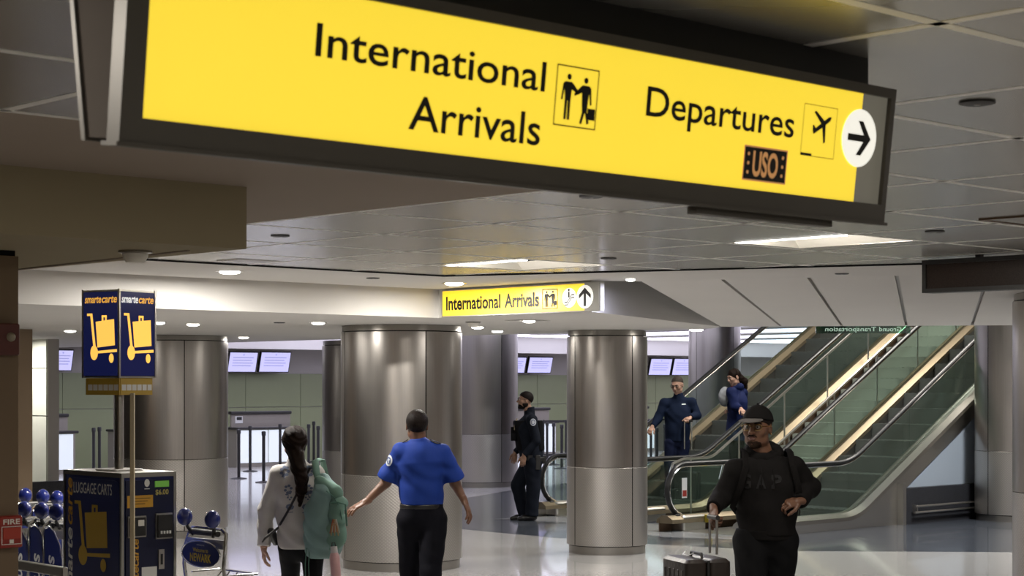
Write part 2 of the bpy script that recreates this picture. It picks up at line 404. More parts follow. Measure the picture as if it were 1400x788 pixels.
struct('wall_left_far', MB().box(-22.3, -22, -12, 60, 0, 3.3), m_tan_wall, label='tan side wall')
struct('wall_front', MB().box(-22, 16, -9.3, -9, 0, 3.3), m_greywall, label='grey wall at the other end of the hall')
# near pillar on the left: far corner at pixel column 25
c0 = atZ(25, 343, SOF-.01); mc, nc = MN(c0[0], c0[1])
wl = struct('wall_left', MB().box(mc-3.2, mc, nc, nc+.9, 0, SOF-.035), m_tan_wall, label='tan wall end at the left'); wl.rotation_euler = (0, 0, A)
MB().box(mc-3.2, mc-.01, nc+.01, nc+.89, SOF-.036, SOF-.009).build('shadow_gap', m_void, wl)
# further brown wall end and white panelled pier
q = atY(25, 525, 19.6); qm, qn = MN(q[0], q[1])
struct('wall_left_2', MB().box(qm-1.2, qm+.17, qn, qn+.5, 0, SOF), m_tan_wall, label='narrow brown wall end').rotation_euler = (0, 0, A)
q = atY(66, 525, 24.0); qm, qn = MN(q[0], q[1])
wp = struct('wall_pier', MB().box(qm, qm+.16, qn, qn+.45, 0, SOF), m_greywall, label='grey pier with white glass panels'); wp.rotation_euler = (0, 0, A)
for z0, z1 in ((.35, 1.46), (1.475, 2.10), (2.115, SOF-.005)):
    MB().box(qm-.03, qm, qn+.005, qn+.50, z0, z1).build('glass_panel', m_white_gloss, wp)
pier_mn = (qm, qn)
# granite kerb with bumper rails at the pier and under the escalator
def granite(name, m0, m1, n, h, label, depth=.12):
    g = struct(name, MB().box(0, m1-m0, -depth, 0, 0, h), m_granite, label=label)
    g.location = G(m0, n); g.rotation_euler = (0, 0, A)
    for z in (h*.50, h*.33):
        b = MB().tube([(.1, -depth-.07, z), (m1-m0-.25, -depth-.07, z)], .016, 10)
        b.build('bumper_rail', m_satin, g, True)
    for x in (.16, m1-m0-.32):
        b = MB().box(x-.012, x+.012, -depth-.07, -depth, h*.30, h*.54); b.build('rail_bracket', m_satin, g)
    return g
q = atZ(98, 652, .0); 
pg = G(pier_mn[0]-.55, pier_mn[1]+.1)
PIERLIGHT = (700+F*pg[0]/pg[1], VH-(SOF-CH)*F/pg[1])
granite('baseboard_left', pier_mn[0]-2.6, pier_mn[0]+.30, pier_mn[1]-.35, .62, 'dark granite kerb with steel bumper rails beside the pier')

# -- columns
def column(x, y, r, top, seam, label, split=.97, seg=14, rz=0):
    t = thing('column', label, 'column', (x, y, 0), rz, 'steel clad columns')
    MB().lathe([(0, .0), (r-.035, 0), (r-.035, top), (0, top)], 48).build('core', m_void, t)
    MB().lathe([(r-.034, .0), (r-.022, .0), (r-.022, .085), (r-.034, .085)], 48).build('base_ring', m_steel_dk, t, True)
    MB().lathe([(r-.034, top-.06), (r-.012, top-.06), (r-.012, top-.004), (r-.034, top-.004)], 48).build('top_ring', m_steel_dk, t, True)
    for k in range(4):
        a0 = -90+seam+90*k; g = math.degrees(.006/r)
        for z0, z1, mm in ((.095, split-.002, m_stud), (split+.002, top-.07, m_steel)):
            MB().lathe([(r-.033, z0), (r-.003, z0), (r, z0+.003), (r, z1-.003), (r-.003, z1), (r-.033, z1)], seg, a0=a0+g, a1=a0+90-g).build('steel_panel', mm, t, True)
    return t
def colpx(u, Y, *a, **k): return column((u-700)/F*Y, Y, *a, **k)
colpx(549, 18.65, .63, SOF, 26.5, 'widest steel clad column, behind the officer in the blue shirt')
colpx(830, 20.25, .455, SOF, 35, 'slim steel column between the policeman and the escalator handrails')
colpx(234, 22.6, .71, SOF, 23.7, 'steel clad column behind the luggage cart kiosk')
colpx(499, 25.2, .60, SOF, 10, 'steel column mostly hidden behind the widest column', seg=10)
colpx(653, 33.4, .75, 3.2, 37, 'far steel column behind the policeman', seg=10)
colpx(977, 36.5, .53, 6.6, 40, 'tall steel column behind the people on the escalator', seg=10)
colpx(1391, 25.0, .58, 3.6, 32, 'steel column standing against the end of the escalator wall')
colpx(1387+96, 15.4, .60, 2.68, 30, 'steel column beneath the dark display board')

# ================================================================== LAMPS
m_lens = mat('lamp_lens', (.9, .88, .82), .4, emit=(1, .95, .86), es=14)
m_strip = mat('lamp_strip', (.9, .9, .88), .4, emit=(1, .97, .92), es=9)
m_refl = mat('lamp_reflector', (.80, .77, .70), .5, var=.02)
m_lav = mat('lavender_lens', (.8, .8, .9), .4, emit=(.80, .79, 1), es=2.5)
TROFFER = 22.; DOWN = 14.
def troffer(i, j, op, label, power):
    x0, x1, y0, y1 = op; e = .13
    t = thing('ceiling_light', label, 'ceiling light', G(M0+LX*i, N0+LY*j, CEIL), A, 'square recessed ceiling lights')
    b = MB()
    for r_ in ((.005, x0, .005, LY-.005), (x1, LX-.005, .005, LY-.005), (x0, x1, .005, y0), (x0, x1, y1, LY-.005)):
        if r_[1]-r_[0] > .008: b.box(r_[0], r_[1], r_[2], r_[3], 0, .004)
    b.build('frame', m_tile, t)
    k = .16
    v = [(x0, y0, .002), (x1, y0, .002), (x1, y1, .002), (x0, y1, .002), (x0+.02, y0+k, e), (x1-k, y0+k, e), (x1-k, y1-.02, e), (x0+.02, y1-.02, e)]
    MB().add(v, [(0, 4, 5, 1), (1, 5, 6, 2), (2, 6, 7, 3), (3, 7, 4, 0), (4, 7, 6, 5)]).build('reflector', m_refl, t)
    MB().box(x0+.004, x0+.06, y0+.03, y1-.03, -.004, .016).build('lens', m_strip, t)
    area(t, (x0+.032, (y0+y1)/2, -.006), .05, power, (1, .93, .83), (y1-y0)-.07)
    area(t, (x0+.05, (y0+y1)/2, .035), .05, power*.35, (1, .93, .83), (y1-y0)-.1, (0, -1.95, 0))
troffer(3, -1, lights[(3, -1)], 'square recessed ceiling light near the dark display board', TROFFER)
troffer(3, 2, lights[(3, 2)], 'square recessed ceiling light above the small yellow sign', TROFFER)
troffer(-2, -4, lights[(-2, -4)], 'square recessed ceiling light partly behind the large yellow sign', TROFFER*.6)
for e in extra: troffer(*e, lights[e], 'added out-of-view square light in the metal ceiling, fill for the near concourse', TROFFER)
def downlight(u, v, z, label, r=.075, power=None, grp='round recessed downlights', color=(1, .96, .90)):
    p = atZ(u, v, z)
    t = thing('downlight', label, 'downlight', p, 0, grp)
    MB().lathe([(r*.86, .0), (r*.9, -.006), (r*1.15, -.004), (r*1.15, .0)], 24).build('trim_ring', m_chrome, t, True)
    MB().lathe([(0, -.024), (r*.5, -.022), (r*.80, -.014), (r*.88, 0)], 24).build('lens', m_lens, t, True)
    area(t, (0, 0, -.028), r*1.6, DOWN if power is None else power, color, disk=True)
downlight(314, 371, CEIL, 'round downlight in the ceiling margin in front of the plain white soffit face', .095, 115)
downlight(621, 387, CEIL, 'round downlight just above the small yellow sign', .095, 60)
downlight(862, 381, CEIL, 'small cool downlight in the ceiling margin beside the arrow end of the small sign', .045, 22, color=(.72, .74, 1))
downlight(264, 443, SOF, 'round downlight under the soffit beside the cart kiosk lightbox')
downlight(435, 441, SOF, 'round downlight under the soffit, in front of the widest column')
downlight(333, 461, SOF, 'small round downlight under the soffit near the column behind the kiosk')
downlight(96, 452, SOF, 'round downlight under the soffit between wall end and kiosk lightbox')
downlight(653, 447, SOF, 'round downlight under the soffit below the small yellow sign, nearer the sign')
downlight(680, 452.5, SOF, 'round downlight under the soffit below the small yellow sign, farther back')
downlight(952, 450.5, SOF, 'round downlight at the soffit edge by the escalators', .09)
downlight(*PIERLIGHT, SOF, 'round downlight washing the white panelled pier', .07, 30)
# further downlights added under the soffit to light the pale floor
for (m_, n_) in ((11.8, 12.2), (13.6, 16.4), (9.5, 15.0), (6.5, 14.5), (11.3, 22.6)):
    g_ = G(m_, n_); v_ = VH-(SOF-CH)*F/g_[1]; downlight(700+F*g_[0]/g_[1], v_, SOF, 'added round downlight under the soffit, for light on the floor', .07, 17)
# lavender luminous panels of the check-in hall
for k, m_ in enumerate(range(18, 58, 4)):
    t = thing('hall_light', 'long lavender luminous ceiling panel in the check-in hall', 'ceiling light', G(m_, 27.5, 3.2), A, 'lavender ceiling panels')
    MB().box(-1.1, 1.1, -6.5, 6.5, -.03, -.002).build('frame', m_satin, t)
    MB().box(-1.05, 1.05, -6.45, 6.45, -.036, -.03).build('lens', m_lav, t)
t = thing('cove_light', 'cool linear wall-wash light over the check-in counters', 'ceiling light', G(38, 34.2, 3.18), A)
MB().box(-22, 20, -.12, .12, -.03, 0).build('lens', mat('cove', (.8, .8, .9), .4, emit=(.80, .78, 1), es=5), t)
t = thing('linear_light', 'thin white linear light under the hall ceiling by the kiosk lightbox', 'ceiling light', atY(92, 471, 31), A)
MB().box(-.5, .5, -.05, .05, -.02, .02).build('lens', m_strip, t); MB().box(-.52, .52, -.07, .07, .02, .05).build('housing', m_satin, t)
for x_ in (-.4, .4): MB().tube([(x_, 0, .05), (x_, 0, 3.2-atY(92, 471, 31)[2])], .006, 6).build('hanger', m_satin, t)
# upper level lamp over the escalators
for m_, n_ in ((18.6, 15), (23.5, 15.5), (19.5, 9.5)):
    t = thing('upper_light', 'square light in the upper level ceiling over the escalators', 'ceiling light', G(m_, n_, 6.58), A, 'upper level lights')
    MB().box(-.5, .5, -.5, .5, -.04, 0).build('lens', m_strip, t)
    area(t, (0, 0, -.06), .9, 270 if n_ > 10 else 560, (.95, .97, 1) if n_ < 10 else (1, .95, .86))
# small ceiling fittings
def fitting(kind, u, v, z, label, cat):
    p = atZ(u, v, z); t = thing(kind, label, cat, p, A)
    if kind == 'sprinkler':
        MB().lathe([(0, -.009), (.045, -.009), (.055, -.006), (.055, .004)], 18).build('escutcheon', m_black, t, True)
        MB().lathe([(0, -.012), (.010, -.011), (.010, -.004)], 10).build('head', m_steel_dk, t, True)
    elif kind == 'smoke_detector':
        MB().lathe([(0, -.055), (.04, -.052), (.055, -.03), (.058, -.012)], 20).build('sensor', m_refl, t, True)
        MB().lathe([(.058, -.014), (.075, -.010), (.075, 0)], 20).build('base', m_steel_dk, t, True)
    else:
        b = MB()
        for k in range(5): b.box(-.16, .16, -.10+.045*k, -.075+.045*k, -.006, 0)
        b.build('slat', m_satin, t); MB().box(-.18, .18, -.12, .13, -.003, 0).build('frame', m_drywall, t)
fitting('sprinkler', 383, 322, CEIL, 'dark round sprinkler plate in the metal ceiling by the plaster corner', 'sprinkler')
fitting('sprinkler', 510, 380, CEIL, 'dark sprinkler plate in the white margin near the soffit face', 'sprinkler')
fitting('sprinkler', 808, 268, CEIL, 'dark sprinkler plate just below the large yellow sign', 'sprinkler')
fitting('sprinkler', 832, 353, CEIL, 'small dark sprinkler plate beside the square recessed light', 'sprinkler')
fitting('sprinkler', 1278, 316, CEIL, 'dark sprinkler plate above the dark display board', 'sprinkler')
fitting('sprinkler', 1151, 374, CEIL, 'dark sprinkler plate in the margin above the sloped panels', 'sprinkler')
fitting('sprinkler', 1336, 139, CEIL, 'large dark sprinkler plate beside the arrow end of the large sign', 'sprinkler')
fitting('smoke_detector', 185, 343, SOF-.01, 'round smoke detector under the tan bulkhead', 'smoke detector')
fitting('smoke_detector', 647, 440, SOF, 'small dome detector under the soffit below the yellow sign', 'smoke detector')
fitting('ceiling_vent', 722, 438, SOF, 'slatted air vent in the soffit below the yellow sign', 'vent')
fitting('ceiling_vent', 340, 356.5, CEIL, 'slatted speaker grille in the metal ceiling by the bulkhead corner', 'vent')
fitting('sprinkler', 382, 441, SOF, 'dark sprinkler plate under the soffit between two downlights', 'sprinkler')
# access hatch outline in the tile ceiling at right
h0 = atZ(1345, 299, CEIL); t = thing('access_hatch', 'brown edged square access hatch in the metal ceiling', 'hatch', h0, A)
MB().box(0, .55, -.55, 0, -.006, 0).build('door', m_tile, t)
b = MB()
for a_ in ((-.02, .57, 0, .02), (-.02, .57, -.57, -.55), (-.02, 0, -.55, 0), (.55, .57, -.55, 0)): b.box(*a_, -.010, 0)
b.build('frame', m_brown, t)
# ================================================================== SIGNS
m_signY = mat('sign_yellow', (.8, .6, .05), .35, emit=(1.0, .73, .048), es=.86)
m_signG = mat('sign_grey', (.16, .15, .12), .4, emit=(.40, .37, .29), es=.22)
m_signW = mat('sign_white', (.8, .8, .75), .4, emit=(1, .97, .86), es=.80)
m_signY2 = mat('sign_yellow_small', (.8, .6, .05), .35, emit=(1.0, .62, .02), es=.95)
m_signG2 = mat('sign_grey_small', (.25, .24, .21), .5, emit=(.3, .28, .24), es=.2)
m_signW2 = mat('sign_white_small', (.8, .8, .75), .4, emit=(1, .97, .9), es=.6)
m_uso = mat('badge_tan', (.45, .22, .08), .5, emit=(.42, .20, .07), es=.8)
def rel(M, loc): return Matrix.Translation(-Vector(loc)) @ M
def man_icon(mb, x, y, s, M, z, flip=1, bag=False):
    """standing figure with one arm held out to shake hands; x,y is the foot centre"""
    f = flip
    poly(mb, circ(x, y+.92*s, .065*s, 16), z, M)
    body = [(-.11, .82), (.09, .82), (.15, .78), (.33, .62), (.31, .57), (.10, .66), (.085, .44), (.085, .02), (.01, .02), (.0, .42), (-.01, .42), (-.02, .02), (-.095, .02), (-.095, .46), (-.12, .66), (-.16, .42), (-.21, .43), (-.17, .77)]
    if bag: body = [(-.11, .82), (.09, .82), (.15, .78), (.33, .62), (.31, .57), (.10, .66), (.085, .44), (.06, .26), (.12, .03), (.05, .01), (-.02, .25), (-.03, .25), (-.10, .02), (-.17, .05), (-.09, .28), (-.095, .46), (-.12, .66), (-.16, .42), (-.21, .43), (-.17, .77)]
    pts = [(x+f*a*s, y+b*s) for a, b in body]
    poly(mb, pts if f > 0 else pts[::-1], z, M)
    if bag:
        bx = [(-.33, .12), (-.10, .12), (-.10, .36), (-.33, .36)]; poly(mb, [(x+f*a*s, y+b*s) for a, b in bx][::f], z+.0003, M)
def arrow(mb, cx, cy, s, ang, M, z, sx=1.):
    pts = [(-.62, -.11), (.22, -.11), (-.12, -.55), (.14, -.55), (.62, 0), (.14, .55), (-.12, .55), (.22, .11), (-.62, .11)]
    c, d = math.cos(ang), math.sin(ang)
    poly(mb, [(cx+(a*c-b*d)*s*sx, cy+(a*d+b*c)*s) for a, b in pts], z, M)
def plane_icon(mb, cx, cy, s, ang, M, z):
    pts = [(-.5, .05), (-.42, .2), (-.36, .2), (-.33, .07), (-.05, .07), (-.2, .52), (-.1, .52), (.14, .07), (.38, .07), (.5, 0), (.38, -.07), (.14, -.07), (-.1, -.52), (-.2, -.52), (-.05, -.07), (-.5, -.05)]
    c, d = math.cos(ang), math.sin(ang); poly(mb, [(cx+(a*c-b*d)*s, cy+(a*d+b*c)*s) for a, b in pts], z, M)

# -- large hanging sign, tilted a little downwards, double faced
SM0, SM1, SN = 1.657, 3.96, 2.75; TILT = math.radians(6.5)
zb = 2.37
ey = Vector((SA*math.sin(TILT), -CA*math.sin(TILT), math.cos(TILT)))
Mp = frameM(G(0, SN, zb), (CA, SA, 0), ey)
base = Vector(G((SM0+SM1)/2, SN+.09, CEIL))
big = thing('hanging_sign', 'large backlit yellow sign reading International Arrivals and Departures', 'sign', base)
Ms = rel(Mp, base)
PH = pix_plane(1179, 128, Mp)[1]
xl = pix_plane(190, 165, Mp)[0]; xg = pix_plane(1171, 230, Mp)[0]; xr = pix_plane(1206, 215, Mp)[0]
fw = .045
bigf = MB().box(xl, xg, 0, PH, -.02, 0, Ms).build('sign_face', m_signY, big)
MB().box(xg, xr, 0, PH, -.02, 0, Ms).build('end_face', m_signG, big)
b = MB(); x0, x1 = xl-fw, xr+.02
for q in ((x0, x1, -fw, 0), (x0, x1, PH, PH+fw*.55), (x0, xl, 0, PH), (xr, x1, 0, PH)): b.box(*q, -.03, .012, Ms)
for q in ((x0-.008, x1+.006, -fw-.008, -fw),): b.box(*q, -.035, .018, Ms)
b.build('front_frame', m_frame, big)
# wedge shaped body behind the face
def wp_(x, yv, d): return Ms @ Vector((x, yv, d))
bot, topd = .10, .10+.29*math.sin(TILT)*2
wed = [wp_(x, yv, -d) for x in (x0+.004, x1-.004) for yv, d in ((-fw+.006, .03), (-fw+.006, bot), (PH+fw*.45, topd+.03), (PH+fw*.45, .03))]
MB().add(wed, [(0, 1, 2, 3), (4, 7, 6, 5), (0, 4, 5, 1), (1, 5, 6, 2), (2, 6, 7, 3), (3, 7, 4, 0)]).build('housing', mat('sign_side', (.10, .082, .068), .8), big)
b = MB()
for d0, d1 in ((0, 0),): 
    vs = [wp_(x0-.002, yv, -d) for yv, d in ((-fw, bot), (-fw, bot+.014), (PH+fw*.5, topd+.044), (PH+fw*.5, topd+.03))]
    vs += [wp_(x1+.002, yv, -d) for yv, d in ((-fw, bot), (-fw, bot+.014), (PH+fw*.5, topd+.044), (PH+fw*.5, topd+.03))]
    b.add(vs, [(0, 1, 2, 3), (4, 7, 6, 5), (0, 4, 5, 1), (1, 5, 6, 2), (2, 6, 7, 3), (3, 7, 4, 0)])
b.build('back_frame', m_frame, big)
mz = MB(); Mg = rel(frameM(G(0, SN, 0), (CA, SA, 0), (-SA, CA, 0)), base)
mz.box(x0+.3, x1-.012, .035, .16, zb+PH+fw*.3, CEIL, Mg); mz.build('ceiling_mount', m_black, big)
mz = MB(); mz.box(pix_plane(960, 270, Mp)[0], pix_plane(1145, 290, Mp)[0], .02, .05, zb-fw-.022, zb-fw-.004, Mg); mz.build('cable_duct', m_frame, big)
P = lambda u, v: pix_plane(u, v, Mp)
tz = .0015
ink = MB()
def ptext(mb, s, ul, vl, ur, vr, vcap, M, P, **k):
    """text whose baseline runs between two pixels of the photograph; vcap is the top of its first capital"""
    a = P(ul, vl); c = P(ur, vr); t = P(ul, vcap)
    text(mb, s, a[0], c[0], (a[1]+c[1])/2, t[1]-a[1], tz, M, **k)
for a_ in (('International', 430, 75, 744, 126, 30), ('Arrivals', 557, 178, 737, 197, 132), ('Departures', 882, 158, 1084, 188, 118)):
    ink = MB(); ptext(ink, *a_, Ms, P, bold=.010); flatmesh(ink, 'lettering', m_ink, bigf)
ic = MB()
a = P(755, 172); c = P(820, 90)
ya, yb = P(758, 171)[1], P(758, 86)[1]
ringpoly(ic, a[0], c[0], ya, yb, .003, tz, Ms)
hh = (yb-ya); cx = (a[0]+c[0])/2; q = (c[0]-a[0])
man_icon(ic, a[0]+q*.30, ya+hh*.10, hh*.78, Ms, tz, 1); man_icon(ic, a[0]+q*.70, ya+hh*.06, hh*.80, Ms, tz, -1, True)
flatmesh(ic, 'arrivals_pictogram', m_ink, bigf); ic = MB()
a2 = P(1093, 215); c2 = P(1145, 150); y0_, y1_ = P(1095, 212)[1], P(1095, 140)[1]
ringpoly(ic, a2[0], c2[0], y0_, y1_, .0015, tz, Ms)
poly(ic, [(a2[0], y0_), (a2[0]+.045, y0_), (a2[0]+.045, y0_+.007), (a2[0], y0_+.007)], tz+.0003, Ms)
pc = P(1124, 171); plane_icon(ic, pc[0], pc[1], (c2[0]-a2[0])*.62, math.radians(32), Ms, tz)
flatmesh(ic, 'departures_pictogram', m_ink, bigf)
us = MB(); a3 = P(1013, 247); c3 = P(1077, 205); yu0, yu1 = P(1015, 246)[1], P(1015, 197)[1]
poly(us, [(a3[0], yu0), (c3[0], yu0), (c3[0], yu1), (a3[0], yu1)], tz, Ms); flatmesh(us, 'badge_border', m_uso, bigf)
us = MB(); e = .004; poly(us, [(a3[0]+e, yu0+e), (c3[0]-e, yu0+e), (c3[0]-e, yu1-e), (a3[0]+e, yu1-e)], tz+.0004, Ms); flatmesh(us, 'badge', m_ink, bigf)
us = MB(); ww = c3[0]-a3[0]; hu = yu1-yu0
text(us, 'USO', a3[0]+ww*.21, a3[0]+ww*.79, yu0+hu*.17, hu*.66, tz+.0008, Ms, bold=.03)
for sx in (.11, .89):
    for k in range(3): poly(us, circ(a3[0]+ww*sx, yu0+hu*(.24+.26*k), hu*.055, 8), tz+.0008, Ms)
flatmesh(us, 'badge_lettering', m_uso, bigf)
us = MB(); pa = P(1174, 189); rr = (P(1174, 150)[1]-P(1174, 230)[1])/2
poly(us, circ(pa[0], pa[1], rr, 40), tz, Ms); flatmesh(us, 'arrow_disc', m_signW, big)
us = MB(); arrow(us, pa[0], pa[1], rr*1.08, 0, Ms, tz+.0005); flatmesh(us, 'arrow', m_ink, big)

# -- small sign on the soffit end face
Mq = frameM(G(10.75-.05, 12.3, SOF), (SA, -CA, 0), (0, 0, 1)); P2 = lambda u, v: pix_plane(u, v, Mq)
base2 = Vector(G(10.75-.05, 11.3, SOF)); sm = thing('soffit_sign', 'small yellow International Arrivals sign on the white soffit end', 'sign', base2)
M2 = rel(Mq, base2)
xa, xb_, xc = P2(605, 415)[0], P2(799, 410)[0], P2(819, 410)[0]; ys0, ys1 = .012, .235
MB().box(xa-.012, xc+.012, ys0-.01, ys1+.01, -.05, -.004, M2).build('housing', m_signG2, sm)
smf = MB().box(xa, xb_, ys0, ys1, -.01, 0, M2).build('sign_face', m_signY2, sm)
MB().box(xb_, xc, ys0, ys1, -.01, 0, M2).build('end_face', m_signG2, sm)
ink = MB(); tz = .002
a = P2(610, 420.5); c = P2(737, 417)
text(ink, 'International', a[0], P2(684.5, 419)[0], .066, .114, tz, M2, bold=.03); flatmesh(ink, 'lettering', m_ink, smf); ink = MB()
text(ink, 'Arrivals', P2(690, 419)[0], c[0], .066, .114, tz, M2, bold=.03)
flatmesh(ink, 'lettering', m_ink, smf); ink = MB()
a = P2(741.5, 420); c = P2(762.5, 400); ringpoly(ink, a[0], c[0], .035, .205, .006, tz, M2); q = c[0]-a[0]
man_icon(ink, a[0]+q*.29, .05, .14, M2, tz, 1); man_icon(ink, a[0]+q*.69, .05, .14, M2, tz, -1, True)
flatmesh(ink, 'arrivals_pictogram', m_ink, smf)
wd = MB(); pe = P2(778.5, 410); pr = P2(800, 409)
poly(wd, circ(pe[0], .122, .083, 28, .083), tz, M2); poly(wd, circ(pr[0], .124, .098, 30, .098), tz+.001, M2); flatmesh(wd, 'pictogram_disc', m_signW2, sm)
wd = MB(); arrow(wd, pr[0], .124, .125, math.pi/2, M2, tz+.002); flatmesh(wd, 'arrow', m_ink, sm); wd = MB()
ex_, ey_ = pe[0]-.05, .075
for k in (-1, 1):
    pass
outl = [(-.055, -.04), (-.02, -.04), (.03, .02), (.06, .02)]
for i in range(3):
    (xA, yA), (xB, yB) = outl[i], outl[i+1]
    for dy in (-.012, .012):
        poly(wd, [(pe[0]+xA, .115+yA+dy-.004), (pe[0]+xB, .115+yB+dy-.004), (pe[0]+xB, .115+yB+dy+.004), (pe[0]+xA, .115+yA+dy+.004)], tz+.002, M2)
poly(wd, circ(pe[0]-.004, .187, .010, 10), tz+.002, M2); poly(wd, [(pe[0]-.012, .125), (pe[0]+.004, .125), (pe[0]+.004, .172), (pe[0]-.012, .172)], tz+.002, M2)
flatmesh(wd, 'escalator_pictogram', m_ink, sm)

# -- dark LED display board at right
bl = atY(1262, 401, 12.2); mb_, nb_ = MN(bl[0], bl[1])
led = thing('display_board', 'dark unlit dot-matrix display board hanging from the ceiling', 'display', G(mb_, nb_, CEIL), A)
zl = bl[2]-CEIL
MB().rbox(0, .12, -1.9, 0, zl, -.02, .01).build('housing', m_black, led)
b = MB()
for q in ((-1.9, 0, zl, zl+.028), (-1.9, 0, -.05, -.02), (-1.9, -1.87, zl+.028, -.05), (-.03, 0, zl+.028, -.05)): b.box(-.014, 0, q[0], q[1], q[2], q[3])
b.build('frame', m_black, led)
ledm = mat('led_matrix', (.028, .017, .013), .4, var=.8, scale=160, c2=(.045, .03, .024), spec=.2)
MB().box(-.004, -.001, -1.87, -.03, zl+.028, -.05).build('screen', ledm, led)
for yy in (-.4, -1.4): MB().box(.04, .08, yy-.02, yy+.02, -.02, 0).build('hanger', m_black, led)

# -- green glass sign, lettering seen from behind (mirrored)
gp = atY(1180, 451, 23.5)
gs = thing('glass_sign', 'green glass sign with lettering seen mirrored from behind, over the escalators', 'sign', (gp[0], gp[1], 2.56), 0)
MB().box(-.62, .62, -.008, .008, 0, .42).build('glass_panel', glassmat('green_glass', (.25, .42, .33), .05), gs)
for w_, xa_, xb2 in (('Transportation', -.50, .17), ('Ground', .21, .50)):
    b = MB(); text(b, w_, xa_, xb2, .03, .055, 0, Matrix(((1, 0, 0, 0), (0, 0, 1, -.010), (0, 1, 0, 0), (0, 0, 0, 1))), bold=.01, mirror=True); flatmesh(b, 'lettering', mat('pale_green', (.35, .48, .38), .5, emit=(.3, .45, .34), es=.25), gs)
for xx in (-.5, .5): MB().tube([(xx, 0, .42), (xx, 0, 4.03)], .006, 6).build('hanger', m_satin, gs)

# ================================================================== FIRE DEVICES on the near wall end
m_red = mat('fire_red', (.30, .028, .018), .4); m_redbr = mat('fire_brown_red', (.10, .022, .015), .45)
fa = thing('fire_strobe', 'brownish red fire alarm strobe lettered FIRE on the wall end', 'fire alarm', G(mc-.14, nc, 2.10), A)
MB().rbox(-.17, .12, -.055, 0, -.075, .065, .008).build('housing', m_redbr, fa)
MB().lathe([(0, .02), (.012, .017), (.019, .008), (.021, 0)], 16, Matrix(((1, 0, 0, .075), (0, 0, -1, -.055), (0, 1, 0, .005), (0, 0, 0, 1)))).build('strobe_lens', mat('strobe', (.30, .26, .19), .3), fa, True)
b = MB(); text(b, 'FIRE', -.08, .02, -.012, .024, .0, Matrix(((1, 0, 0, 0), (0, 0, -1, -.0565), (0, 1, 0, 0), (0, 0, 0, 1))), bold=.02); flatmesh(b, 'lettering', m_refl, fa)
fp = thing('fire_pull_station', 'red fire alarm pull station with white lettering on the wall end', 'fire alarm', G(mc-.065, nc, 1.25), A)
MB().rbox(-.055, .055, -.06, 0, -.07, .07, .008).build('housing', m_red, fp)
MB().box(-.042, .042, -.068, -.060, -.03, .02).build('pull_bar', mat('pull_red', (.42, .05, .03), .35), fp)
b = MB(); MF = Matrix(((1, 0, 0, 0), (0, 0, -1, -.0625), (0, 1, 0, 0), (0, 0, 0, 1)))
text(b, 'FIRE', -.040, .040, .034, .022, 0, MF, bold=.02); flatmesh(b, 'lettering', m_refl, fp); b = MB(); ringpoly(b, -.048, .048, -.055, .025, .003, .0002, MF); poly(b, [(-.010, -.05), (.010, -.05), (.010, -.033), (-.010, -.033)], .0003, MF)
flatmesh(b, 'plate_outline', m_refl, fp)

# ================================================================== LUGGAGE CART KIOSK
m_blue = mat('kiosk_blue', (.017, .026, .125), .3, var=.1, coat=.2)
m_orange = mat('print_orange', (.62, .32, .025), .5); m_wht = mat('print_white', (.75, .75, .72), .5)
m_gold = mat('print_gold', (.50, .32, .03), .5)
m_cream = mat('cream_post', (.62, .52, .34), .5)
m_lb_blue = mat('lightbox_blue', (.01, .013, .07), .15, emit=(.02, .028, .16), es=.25)
m_lb_gold = mat('lightbox_gold', (.8, .5, .1), .15, emit=(1, .58, .10), es=1.0)
m_lb_org = mat('lightbox_orange', (.8, .4, .1), .15, emit=(1, .48, .06), es=.75)
m_lb_wht = mat('lightbox_white', (.8, .8, .8), .15, emit=(1, .98, .95), es=.8)
def cart_icon(mb, x0, y0, w_, h_, z, M):
    def p(l): return [(x0+(a-150)/260*w_, y0+(745-c)/440*h_) for a, c in l]
    poly(mb, p([(150, 325), (150, 303), (196, 303), (226, 610), (205, 610), (178, 325)]), z, M)
    poly(mb, p([(225, 378), (383, 358), (390, 590), (240, 608)]), z, M)
    for l in ([(277, 375), (277, 325), (292, 325), (292, 372)], [(305, 370), (305, 325), (320, 325), (320, 368)], [(277, 340), (277, 322), (320, 322), (320, 340)]): poly(mb, p(l), z+.0002, M)
    poly(mb, p([(225, 662), (225, 640), (408, 624), (408, 650)]), z+.0003, M)
    cx, cy = p([(212, 655)])[0]; poly(mb, circ(cx, cy, w_*.125, 24, h_*.150), z+.0005, M)
    cx, cy = p([(360, 705)])[0]; poly(mb, circ(cx, cy, w_*.078, 20, h_*.095), z+.0005, M)
cor = Vector((-2.55, 11.7, 0)); eBv = Vector((CA, SA, 0)); eNv = Vector((-SA, CA, 0))
ki = thing('cart_kiosk', 'blue luggage cart vending kiosk lettered LUGGAGE CARTS', 'kiosk', cor, A)
KL, KW, KH = .75, .42, 1.314
MB().rbox(.006, KW-.006, .006, KL-.006, .0, KH-.02, .02).build('cabinet', m_blue, ki)
b = MB(); b.box(0, KW, 0, KL, KH-.03, KH)
for x_, y_ in ((0, 0), (KW-.02, 0), (0, KL-.02), (KW-.02, KL-.02)): b.box(x_, x_+.02, y_, y_+.02, 0, KH-.03)
b.build('trim_frame', m_satin, ki)
ML = Matrix(((0, 0, -1, .004), (-1, 0, 0, KL), (0, 1, 0, 0), (0, 0, 0, 1)))     # left face: x runs to the near corner
MR = Matrix(((1, 0, 0, 0), (0, 0, -1, .004), (0, 1, 0, 0), (0, 0, 0, 1)))
b = MB(); b.rbox(.03, KL-.03, .10, KH-.05, .0, .004, .06, ML); sg_ = b.build('side_graphic', m_blue, ki)
